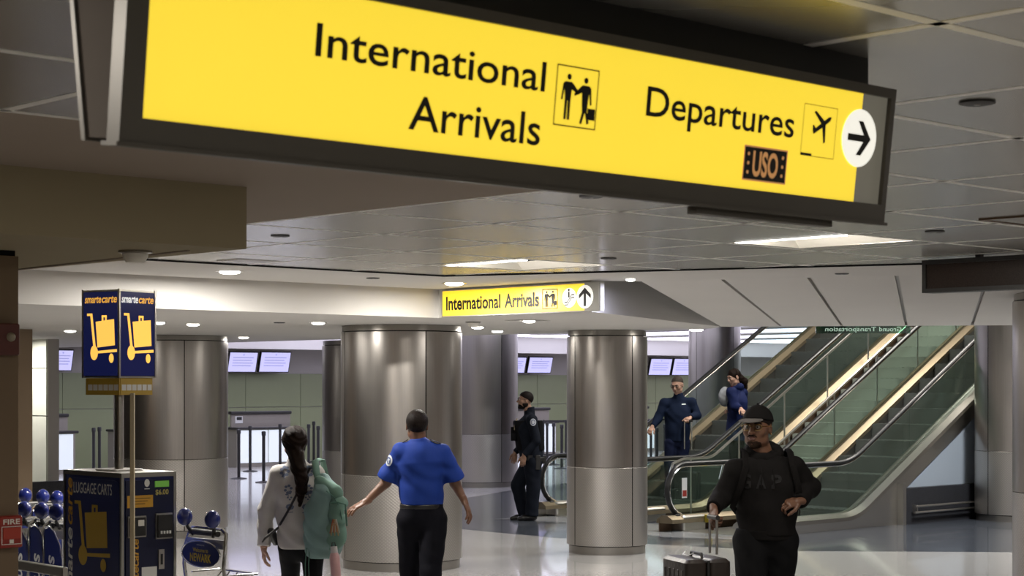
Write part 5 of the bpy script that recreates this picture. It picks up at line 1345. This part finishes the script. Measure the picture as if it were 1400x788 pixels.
# ------------------------------------------------------------------ man in the black hoodie, walking towards us
m_hood = mat('hoodie_black', (.012, .011, .011), .85, var=.2, scale=14, bump=.25, bscale=16)
m_hprint = mat('hoodie_print', (.016, .0155, .016), .6, spec=.2)
m_trk = mat('trousers_black', (.009, .009, .010), .8, var=.2, scale=14, bump=.2, bscale=16)
m_cap = mat('cap_black', (.011, .010, .010), .8); m_brim = mat('cap_brim_grey', (.11, .10, .095), .7)
m_goldrim = mat('gold_rim', (.65, .45, .15), .25, 1.); m_lens = glassmat('spectacle_lens', (.75, .72, .68), .02); m_lens_dk = glassmat('tinted_lens', (.30, .26, .22), .03)
def hoodie():
    u0, Y = 1046, 11.95; t = root_at(u0, Y, 'man in black hoodie, cap and gold glasses pulling a suitcase'); q = rel_px(u0, Y)
    J = stand(1.76); J['head'] = q(1034.5, 585.5, -.03); J['neckb'] = q(1045, 624, .0)
    J['shL'], J['shR'] = q(1005, 643, -.02), q(1086, 640, .03); J['chest'] = q(1046, 660); J['waist'] = q(1048, 700); J['pelvis'] = q(1048, 728)
    J['elL'], J['wrL'] = q(986, 680, -.02), q(971, 692, -.20); J['elR'], J['wrR'] = q(1111, 668, .10), q(1090, 684, -.12)
    J['hipL'], J['hipR'] = q(1028, 738), q(1066, 738); J['knL'], J['knR'] = V3(-.11, -.16, .47), V3(.10, .03, .46); J['anL'], J['anR'] = V3(-.12, -.14, .09), V3(.11, .20, .12)
    yaw = -12; R = rotm(-27, 2); hs = 1.16
    hl = hand_prims(J['wrL'], (-.05, -.55, -.55), (.75, .15, -.5), -1, 62, 2, 1.08); hr = hand_prims(J['wrR'], (-.9, -.35, -.12), (-.1, .6, -.75), 1, 50, 3, 1.08)
    P = build_body(t, J, yaw, R, hs, m_skin_br, [hl, hr], 1.22, nose=1.15)
    eyes(P, R, hs, t, m_hair); lips(P, R, hs, t, mat('lips_dark', (.13, .055, .045), .45)); glasses(P, hs, t, m_goldrim, m_lens)
    # beard along the jaw and moustache
    bd = [ell(P(0, -.032, -.075), np.array((.049, .058, .042))*hs, R, .012), ell(P(0, -.072, -.098), np.array((.022, .020, .018))*hs, R, .012), ell(P(-.046, -.014, -.066), np.array((.021, .038, .028))*hs, R, .01), ell(P(.046, -.014, -.066), np.array((.021, .038, .028))*hs, R, .01),
          ell(P(0, -.094, -.054), np.array((.026, .022, .017))*hs, R, .004, 's')]
    sdf_part('beard', bd, .0042, mat('beard_stubble', (.022, .013, .009), .7, var=.4, scale=80), t, (.0012, 160.), [(tuple(R @ V3(0, 0, 1.)), tuple(P(0, 0, -.050)))])
    sdf_part('moustache', chain([P(-.028, -.088, -.046), P(-.012, -.100, -.036), P(.012, -.100, -.036), P(.028, -.088, -.046)], [.003*hs, .005*hs, .005*hs, .003*hs], .004), .003, MATS['beard_stubble'], t)
    short_hair(P, R, hs, t, m_hair, .012, .45, .004)
    # cap: crown, brim, button
    up_ = R @ nrm(V3(0, .18, 1)); cp = sdf_part('cap', [ell(P(0, .016, .040), np.array((.086, .106, .094))*hs, R, .01)], .005, m_cap, t, (.0015, 60.), [(tuple(-up_), tuple(P(0, 0, .044)))])
    br = [ell(P(0, -.105, .050), np.array((.070, .066, .007))*hs, R @ rotm(0, 8), .006)]
    sdf_part('brim', br, .004, m_brim, cp, None, [(tuple(R @ V3(0, 1., 0)), tuple(P(0, -.066, 0)))])
    MB().ball(tuple(P(0, .012, .137)), .008, 10, 6).build('cap_button', m_cap, cp, True)
    # hoodie
    b = 1.22
    pr = [cone(J['pelvis']+V3(0, 0, -.02), J['waist'], .192, .196, .03, (yaw, .82)), cone(J['waist'], J['chest'], .196, .205, .03, (yaw, .78)), cone(J['chest'], J['neckb']-V3(0, 0, .04), .198, .085, .05, (yaw, .74))]
    for s in 'LR':
        d = nrm(J['wr'+s]-J['el'+s]); e = J['wr'+s]-d*.005
        pr += [cone(J['neckb']-V3(0, 0, .06), J['sh'+s], .060, .070, .04), cone(J['sh'+s], J['el'+s], .076, .070, .03), cone(J['el'+s], e, .069, .048, .02, clips=[(tuple(d), tuple(e))])]
    zh = q(1048, 731)[2]
    # hood lying round the neck
    ring = []
    for i in range(13):
        a = 2*math.pi*i/12; ring.append(J['neckb']+V3(.092*math.sin(a), -.088*math.cos(a)+.02, .018+.038*(1-math.cos(a))*.5-.030*(1+math.cos(a))*.5))
    hd = chain(ring, [.030+.014*(1-math.cos(2*math.pi*i/12))*.5 for i in range(13)], .02)
    hd += [cone(J['neckb']+V3(-.07, .10, -.0), J['neckb']+V3(.07, .10, -.0), .06, .06, .03), cone(J['neckb']+V3(0, .13, -.06), J['neckb']+V3(0, .10, .04), .06, .05, .03)]
    ho = sdf_part('hoodie', pr, .007, m_hood, t, (.007, 21.), [((0, 0, -1), (0, 0, zh))])
    sdf_part('hood', hd, .006, m_hood, ho, (.004, 40.))
    sdf_part('hem_band', [cone(V3(J['pelvis'][0], J['pelvis'][1], zh), V3(J['pelvis'][0], J['pelvis'][1], zh+.03), .188, .192, .01, (yaw, .82))], .006, m_hood, ho, None, [((0, 0, 1), (0, 0, zh+.035)), ((0, 0, -1), (0, 0, zh-.03))])
    0 and sdf_part('pocket', [ell(q(1046, 708, -.150), (.13, .012, .07), rotm(yaw), .01)], .006, m_hood, ho, (.003, 40.))
    for sg in (-.03, .03): MB().tube([tuple(J['neckb']+V3(sg, -.105, -.035)), tuple(J['neckb']+V3(sg*1.3, -.165, -.11)), tuple(J['neckb']+V3(sg*1.5, -.178, -.19))], .004, 6).build('drawstring', m_hood, ho, True)
    ey_ = (0, 0, 1); ex_ = tuple(rotm(yaw) @ V3(1, 0, 0)); dd = tuple(rotm(yaw) @ V3(0, 1, 0))
    o = q(1043, 666, 0)+rotm(yaw) @ V3(0, -.6, 0)
    for k, ch_ in enumerate('GAP'):
        o2 = o+np.array(ex_)*(-.10+.10*k); proj_text(ho, ch_, .066, .085, o2, ex_, ey_, dd, m_hprint, 'printed_letter', ho, .03, .006)
    sdf_part('trousers', pants(J, 0, 1.16, .024), .008, m_trk, t, (.005, 22.), [((0, 0, 1), (0, 0, zh+.04))])
    for s, toe in (('L', (-.1, -1, 0)), ('R', (.1, -1, 0))): shoe(t, J['an'+s], toe, m_shoe)
    for s in (-1, 1): MB().ball(tuple(P(s*.081, .004, -.036)), .005, 8, 6).build('ear_stud', m_goldrim, t, True)
    return t, q, J
th, qh, Jh = hoodie()
# backpack straps seen at his left side
bs = thing('shoulder_bag', 'black backpack worn by the man in the hoodie', 'backpack', th.location)
sdf_part('pack', [cone(V3(.02, .20, 1.30), V3(.02, .21, 1.02), .13, .15, .03, (0, .6))], .008, m_black, bs, (.004, 30.))
for s in (-1, 1): MB().tube([(s*.13+.02, .16, 1.36), (s*.15+.01, .06, 1.462), (s*.15+.01, -.05, 1.445), (s*.155+.01, -.135, 1.36), (s*.19+.01, -.14, 1.22), (s*.22, -.03, 1.08), (s*.16, .14, 1.02)], .022, 8, flat=(.3, 1.)).build('strap', m_hood, bs, True)
MB().tube([tuple(qh(1091, 690, .02)), tuple(qh(1094, 700, .02)), tuple(qh(1093, 706, .02))], .006, 6).build('strap_end', m_black, bs, True)

# suitcases -------------------------------------------------------------
m_case = mat('case_dark_brown', (.022, .015, .012), .38, var=.3, scale=8, bump=.3, bscale=30); m_case2 = mat('case_black', (.012, .012, .013), .4)
def suitcase(name, label, loc, rz, w_, d_, h_, grip, m, lean=0.):
    t = thing(name, label, 'suitcase', loc, rz)
    MB().rbox(-w_/2, w_/2, -d_/2, -.008, .05, h_, .035, seg=5).build('shell', m, t, True); MB().rbox(-w_/2, w_/2, .008, d_/2, .05, h_, .035, seg=5).build('shell', m, t, True)
    MB().rbox(-w_/2+.006, w_/2-.006, -.009, .009, .055, h_-.006, .003).build('zip_seam', m_black, t)
    for s in (-1, 1):
        for k in range(5): x = -w_/2+.06+(w_-.12)*k/4; MB().rbox(x-.012, x+.012, s*d_/2-.004, s*d_/2+.004, .12, h_-.07, .003).build('rib', m, t)
    MB().tube([(-.09, 0, h_-.002), (-.08, 0, h_+.026), (.08, 0, h_+.026), (.09, 0, h_-.002)], .010, 8).build('top_handle', m_black, t, True)
    for x in (-.055, .055): MB().cyl((x, d_/2-.04, h_-.01), (x, d_/2-.04, grip), .009, seg=8).build('telescopic_tube', m_satin, t, True)
    MB().tube([(-.07, d_/2-.04, grip), (.07, d_/2-.04, grip)], .016, 10).build('grip', m_black, t, True)
    for sx in (-1, 1):
        for sy in (-1, 1):
            x, y = sx*(w_/2-.05), sy*(d_/2-.05)
            MB().lathe([(0, -.012), (.022, -.012), (.026, -.006), (.026, .006), (.022, .012), (0, .012)], 14, Matrix(((0, 0, 1, x), (1, 0, 0, y), (0, 1, 0, .027), (0, 0, 0, 1)))).build('wheel', m_rubber, t, True)
            MB().box(x-.02, x+.02, y-.012, y+.012, .03, .056).build('caster_fork', m_black, t)
    return t
gx = Vector(th.location)+Vector(tuple(Jh['wrL']))+Vector((-.01, -.075, -.055))
sc1 = suitcase('suitcase', 'large dark brown hard-shell suitcase pulled by the man in the hoodie', (gx.x-.115, gx.y-.09, 0), math.radians(-72), .40, .32, .775, 1.0, m_case)
# put its grip into the hand
bpy.context.view_layer.update()
gl = sc1.matrix_world @ Vector((0, .32/2-.04, 0)); sc1.location.x += gx.x-gl.x; sc1.location.y += gx.y-gl.y
for ch in sc1.children:
    if ch.name.startswith(('telescopic_tube', 'grip')): pass
zg = gx.z
for ch in [c for c in sc1.children if c.name.startswith('grip')]: ch.location.z = zg-1.0
for ch in [c for c in sc1.children if c.name.startswith('telescopic_tube')]: ch.location.z = zg-1.0-.003
tg = MB(); tg.tube([(-.13, -.02, .80), (-.08, -.06, .785), (-.02, -.05, .783), (.0, -.02, .80)], .007, 6, flat=(.5, 1)); tg.build('white_tag', m_wht, sc1, True)

# ------------------------------------------------------------------ police officer in profile
m_pol = mat('police_navy_black', (.010, .012, .018), .75, var=.2, scale=14, bump=.2, bscale=18); m_vest = mat('vest_black', (.008, .008, .009), .8, bump=.2, bscale=30)
def police():
    u0, Y = 722, 24.9; t = root_at(u0, Y, 'bearded police officer in dark uniform and vest, seen from the side'); q = rel_px(u0, Y)
    J = stand(1.82); J['head'] = q(718, 547.5, -.02); J['neckb'] = q(724, 563)
    J['chest'] = q(722, 588); J['waist'] = q(725, 612); J['pelvis'] = q(727, 628)
    J['shL'], J['shR'] = q(727, 574, -.20), q(723, 573, .20); J['elL'], J['wrL'] = q(733, 603, -.25), q(716, 622, -.27); J['elR'], J['wrR'] = q(722, 603, .24), q(704, 620, .22)
    J['hipL'], J['hipR'] = q(728, 632, -.08), q(726, 632, .08); J['knL'], J['knR'] = q(729, 668, -.09), q(708, 664, .09); J['anL'], J['anR'] = q(727, 703, -.09), q(717, 704, .09)
    yaw = -84; R = rotm(-80, 0); hs = 1.02
    hl = hand_prims(J['wrL'], (-.15, -.05, -1), (0, 1, .0), -1, 22, 3); hr = hand_prims(J['wrR'], (-.1, 0, -1), (0, -1, 0), 1, 22, 3)
    P = build_body(t, J, yaw, R, hs, m_skin_md, [hl, hr], 1.02, .011)
    short_hair(P, R, hs, t, m_hair, .020, .62, .009); eyes(P, R, hs, t, m_hair); glasses(P, hs, t, m_black, m_lens); lips(P, R, hs, t, m_skin_br)
    bd = [ell(P(0, -.032, -.075), np.array((.054, .065, .050))*hs, R, .012), ell(P(0, -.076, -.098), np.array((.028, .026, .024))*hs, R, .012), ell(P(-.046, -.010, -.056), np.array((.027, .044, .042))*hs, R, .01), ell(P(.046, -.010, -.056), np.array((.027, .044, .042))*hs, R, .01), ell(P(0, -.094, -.053), np.array((.022, .022, .010))*hs, R, .004, 's')]
    sdf_part('beard', bd, .0045, m_hair, t, None, [(tuple(R @ V3(0, 0, 1.)), tuple(P(0, 0, -.040)))])
    pr = [cone(J['pelvis'], J['waist'], .175, .172, .03, (yaw, .95)), cone(J['waist'], J['chest'], .172, .185, .03, (yaw, .98)), cone(J['chest'], J['neckb']-V3(0, 0, .04), .175, .07, .05, (yaw, .90))]
    for s in 'LR':
        d = nrm(J['wr'+s]-J['el'+s]); e = J['wr'+s]-d*.005
        pr += [cone(J['neckb']-V3(0, 0, .06), J['sh'+s], .055, .072, .03), cone(J['sh'+s], J['el'+s], .076, .060, .025), cone(J['el'+s], e, .058, .042, .02, clips=[(tuple(d), tuple(e))])]
    pr += [cone(J['neckb']-V3(0, 0, .03), J['neckb']+V3(-.005, 0, .06), .076, .072, .012, clips=[((-.1, 0, 1), tuple(J['neckb']+V3(0, 0, .062)))])]
    sh = sdf_part('uniform_shirt', pr, .008, m_pol, t, (.004, 26.), [((0, 0, -1), tuple(J['pelvis']-V3(0, 0, .02)))])
    sdf_part('trousers', pants(J, yaw, 1.05, .036), .009, m_pol, t, (.005, 22.), [((0, 0, 1), tuple(J['pelvis']+V3(0, 0, .03)))])
    vp = [cone(J['waist']+V3(0, 0, -.01), J['chest']+V3(0, 0, .09), .190, .200, .02, (yaw, 1.05), clips=[((0, 0, 1), tuple(J['chest']+V3(0, 0, .13)))])]
    vo = sdf_part('vest', vp, .008, m_vest, t, None, [((0, 0, -1), tuple(J['waist']-V3(0, 0, .04))), ((0, -1, 0), tuple(J['chest']-V3(0, .13, 0))), ((0, 1, 0), tuple(J['chest']+V3(0, .13, 0)))])
    for z0, w_ in ((-.10, .05), (-.10, -.07), (-.02, -.01)):
        MB().rbox(-.24, -.16, w_-.045, w_+.045, -.05, .06, .01, Matrix.Translation(tuple(J['chest']+V3(0, 0, z0)))).build('vest_pouch', m_vest, vo)
    MB().rbox(-.195, -.18, -.06, -.01, .06, .12, .004, Matrix.Translation(tuple(J['chest']))).build('name_tag', m_wht, vo)
    MB().tube([tuple(J['chest']+V3(-.15, -.06, .16)), tuple(J['chest']+V3(-.187, -.07, .08)), tuple(J['chest']+V3(-.185, -.07, .0))], .010, 8).build('radio_cord', mat('cord_tan', (.35, .28, .16), .5), vo, True)
    pb = V3(J['pelvis'][0], J['pelvis'][1], J['pelvis'][2]+.0)
    bo_ = sdf_part('duty_belt', [cone(pb-V3(0, 0, .02), pb+V3(0, 0, .02), .188, .188, .01, (yaw, .98))], .007, m_black, t, None, [((0, 0, 1), tuple(pb+V3(0, 0, .03))), ((0, 0, -1), tuple(pb-V3(0, 0, .03)))])
    MB().rbox(.05, .12, -.205, -.135, -.14, .06, .015, Matrix.Translation(tuple(pb))).build('holster', m_black, bo_); MB().rbox(.14, .20, -.06, .06, -.06, .05, .012, Matrix.Translation(tuple(pb))).build('belt_pouch', m_black, bo_); MB().rbox(-.06, .01, -.19, -.135, -.05, .06, .01, Matrix.Translation(tuple(pb))).build('belt_pouch', m_black, bo_)
    for s in 'LR': shoe(t, J['an'+s], (-1, -.05 if s == 'L' else .05, 0), m_shoe, h=.008)
    o = q(728.5, 577, -.6); proj_poly(sh, [circ(0, 0, .042, 18, .050)], o, (1, 0, 0), (0, 0, 1), (0, 1, 0), m_patch, 'shoulder_patch', t, .008)
    proj_poly(sh, [circ(0, 0, .030, 14, .036)], o, (1, 0, 0), (0, 0, 1), (0, 1, 0), m_patchb, 'patch_ring', t, .012)
    proj_poly(sh, [circ(0, 0, .022, 12, .026)], o, (1, 0, 0), (0, 0, 1), (0, 1, 0), m_patch, 'patch_emblem', t, .015)
    pts = [q(708, 666, -.02), q(712, 684, .0)]
police()

# ------------------------------------------------------------------ two people riding down the far escalator
m_navy = mat('pullover_navy', (.010, .016, .036), .8, var=.12, scale=14, bump=.2, bscale=16); m_jean = mat('trousers_dark_blue', (.012, .016, .040), .8, var=.2, scale=18)
def rider_man():
    u0, Y, z0 = 924, 26.37, .44*.5+.006; t = root_at(u0, Y, 'greying man in a navy pullover riding the escalator with a case', z=z0); q = rel_px(u0, Y, z0)
    J = stand(1.80); J['head'] = q(925.5, 526.5, -.05); J['neckb'] = q(928, 541); J['shL'], J['shR'] = q(908, 552), q(946, 551); J['chest'] = q(927, 568); J['waist'] = q(926, 588); J['pelvis'] = q(926, 600)
    J['elL'], J['wrL'] = q(899, 574, -.03), q(891, 583, -.14); J['elR'], J['wrR'] = q(953, 568, .0), q(942, 571, -.20)
    J['hipL'], J['hipR'] = q(919, 606), q(933, 606); 
    yaw = -18; R = rotm(-28, 22); hs = 1.08
    hl = hand_prims(J['wrL'], (-.4, -.5, -.6), (0, .3, -1), 1, 40, 3); hr = hand_prims(J['wrR'], (-.5, -.6, -.2), (0, .4, -1), -1, 60, 2)
    P = build_body(t, J, yaw, R, hs, m_skin_lt, [hl, hr], 1.1, .011)
    short_hair(P, R, hs, t, m_hair_gr, .034, .62, .004); eyes(P, R, hs, t, m_hair_gr); lips(P, R, hs, t, m_skin_md); glasses(P, hs, t, m_black, m_lens)
    pr = [cone(J['pelvis'], J['waist'], .180, .182, .03, (yaw, .78)), cone(J['waist'], J['chest'], .182, .19, .03, (yaw, .74)), cone(J['chest'], J['neckb']-V3(0, 0, .04), .182, .08, .05, (yaw, .72))]
    for s in 'LR':
        d = nrm(J['wr'+s]-J['el'+s]); e = J['wr'+s]-d*.005
        pr += [cone(J['neckb']-V3(0, 0, .06), J['sh'+s], .055, .066, .04), cone(J['sh'+s], J['el'+s], .072, .064, .03), cone(J['el'+s], e, .066, .044, .02, clips=[(tuple(d), tuple(e))])]
    pr += [cone(J['neckb']-V3(0, 0, .03), J['neckb']+V3(-.005, -.01, .04), .075, .068, .012, clips=[((-.1, 0, 1), tuple(J['neckb']+V3(0, 0, .038)))])]
    po_ = sdf_part('pullover', pr, .008, m_navy, t, (.005, 24.), [((0, 0, -1), tuple(J['pelvis']-V3(0, 0, .04)))])
    proj_poly(po_, [[(-.03, -.006), (.03, -.006), (.03, .008), (-.03, .008)]], q(934, 553, -.6), (1, 0, 0), (0, 0, 1), (0, 1, 0), m_wht, 'chest_logo', po_, .006)
    sdf_part('trousers', pants(J, yaw, 1.05, .02), .009, m_jean, t, (.004, 22.), [((0, 0, 1), tuple(J['pelvis']+V3(0, 0, .0)))])
    for s in 'LR': shoe(t, J['an'+s], (-.5, -1, 0), m_shoe, h=.009)
    return t, q, J
tm, qm_, Jm = rider_man()
def rider_woman():
    m_, n_ = 20.5, 16.98; w_ = G(m_, n_); z0 = .66+.006; Y = w_[1]; u0 = 700+F*w_[0]/Y
    t = root_at(u0, Y, 'dark-haired woman in a blue coat holding the escalator handrail', z=z0); q = rel_px(u0, Y, z0)
    J = stand(1.54); J['head'] = q(1003, 516, -.03); J['neckb'] = q(1008, 529); J['shL'], J['shR'] = q(999, 537, -.10), q(1016, 537, .08); J['chest'] = q(1008, 550); J['waist'] = q(1008, 571); J['pelvis'] = q(1008, 585)
    J['elL'], J['wrL'] = q(1003, 556, -.16), q(1010, 559, -.27); J['elR'], J['wrR'] = q(1017, 556, .14), q(1003, 562, .08)
    J['hipL'], J['hipR'] = q(1003, 588, -.04), q(1012, 588, .04); yaw = -62; R = rotm(-64, 20); hs = 1.0
    for s, y in (('L', -.05), ('R', .06)):
        J['kn'+s] = V3(J['hip'+s][0], y, .43); J['an'+s] = V3(J['hip'+s][0]-.02, y, .09)
    hl = hand_prims(J['wrL'], (.2, -.6, -.3), (-.1, .2, -1), -1, 45, 3, .95); hr = hand_prims(J['wrR'], (-.8, -.2, .1), (0, 0, -1), 1, 40, 3, .95)
    P = build_body(t, J, yaw, R, hs, m_skin_lt, [hl, hr], .95, .011)
    eyes(P, R, hs, t, m_hair_br); lips(P, R, hs, t, m_skin_md)
    nn = R @ nrm(V3(0, -.8, -.55))
    pr = [ell(P(0, .016, .032), np.array((.083, .102, .092)), R, .02), ell(P(0, .07, -.05), (.075, .06, .08), R, .03)]+chain([P(0, .09, -.03), P(0, .14, -.12), P(.01, .14, -.21)], [.055, .06, .03], .02)
    sdf_part('hair', pr, .007, m_hair_br, t, (.006, 60.), [(tuple(nn), tuple(P(0, -.05, .02)))])
    m_coat = mat('coat_blue', (.007, .013, .060), .75, var=.15, scale=12, bump=.2, bscale=16)
    pr = [cone(V3(J['pelvis'][0], 0, .42), J['waist'], .20, .165, .03, (yaw, .85)), cone(J['waist'], J['chest'], .165, .17, .03, (yaw, .78)), cone(J['chest'], J['neckb']-V3(0, 0, .03), .168, .085, .05, (yaw, .76))]
    for s in 'LR':
        d = nrm(J['wr'+s]-J['el'+s]); e = J['wr'+s]-d*.01
        pr += [cone(J['neckb']-V3(0, 0, .06), J['sh'+s], .055, .076, .03), cone(J['sh'+s], J['el'+s], .078, .064, .025), cone(J['el'+s], e, .062, .045, .02, clips=[(tuple(d), tuple(e))])]
    co = sdf_part('coat', pr, .008, m_coat, t, (.006, 24.), [((0, 0, -1), (0, 0, .40))])
    sdf_part('hood', [cone(J['neckb']+V3(.03, -.06, .0), J['neckb']+V3(.06, .07, .0), .055, .055, .03), cone(J['neckb']+V3(-.05, -.06, -.02), J['neckb']+V3(.03, -.07, .0), .03, .045, .02)], .007, m_coat, co)
    sdf_part('scarf', [cone(J['neckb']+V3(-.08, -.03, -.02), J['neckb']+V3(-.10, .0, -.26), .035, .045, .02)], .007, mat('scarf_maroon', (.10, .02, .025), .8), t)
    sdf_part('trousers', pants(J, yaw, .9, .012), .009, m_legg, t, None, [((0, 0, 1), (0, 0, .5))])
    for s in 'LR': shoe(t, J['an'+s], (-1, -.5, 0), m_shoe, h=.009)
    bag = thing('grey_backpack', 'pale grey rounded bag held in front of the woman in the blue coat', 'bag', t.location)
    sdf_part('pack', [ell(q(992, 543, .04), (.075, .11, .15), rotm(yaw), .02)], .008, mat('bag_grey', (.30, .31, .33), .7, var=.1), bag, (.003, 40.))
    MB().tube([tuple(q(994, 531, .0)), tuple(q(999, 529, -.02)), tuple(q(1003, 536, -.04))], .012, 8, flat=(.4, 1)).build('strap', m_black, bag, True)
rider_woman()
# case held by the pullover man on the step below
hm = np.array(tm.location)+Jm['wrR']
sc2 = suitcase('suitcase', 'black wheeled case held by the man in the navy pullover', (hm[0]+.02, hm[1]-.16, .03), math.radians(-25), .38, .24, .60, 1.0, m_case2)
bpy.context.view_layer.update()
gl = sc2.matrix_world @ Vector((0, .24/2-.04, 0)); sc2.location.x += float(hm[0])-.04-gl.x; sc2.location.y += float(hm[1])-.07-gl.y
for ch in sc2.children:
    if ch.name.startswith(('telescopic_tube', 'grip')): ch.location.z = float(hm[2])-.045-.03-1.0-(.003 if ch.name.startswith('tele') else 0)
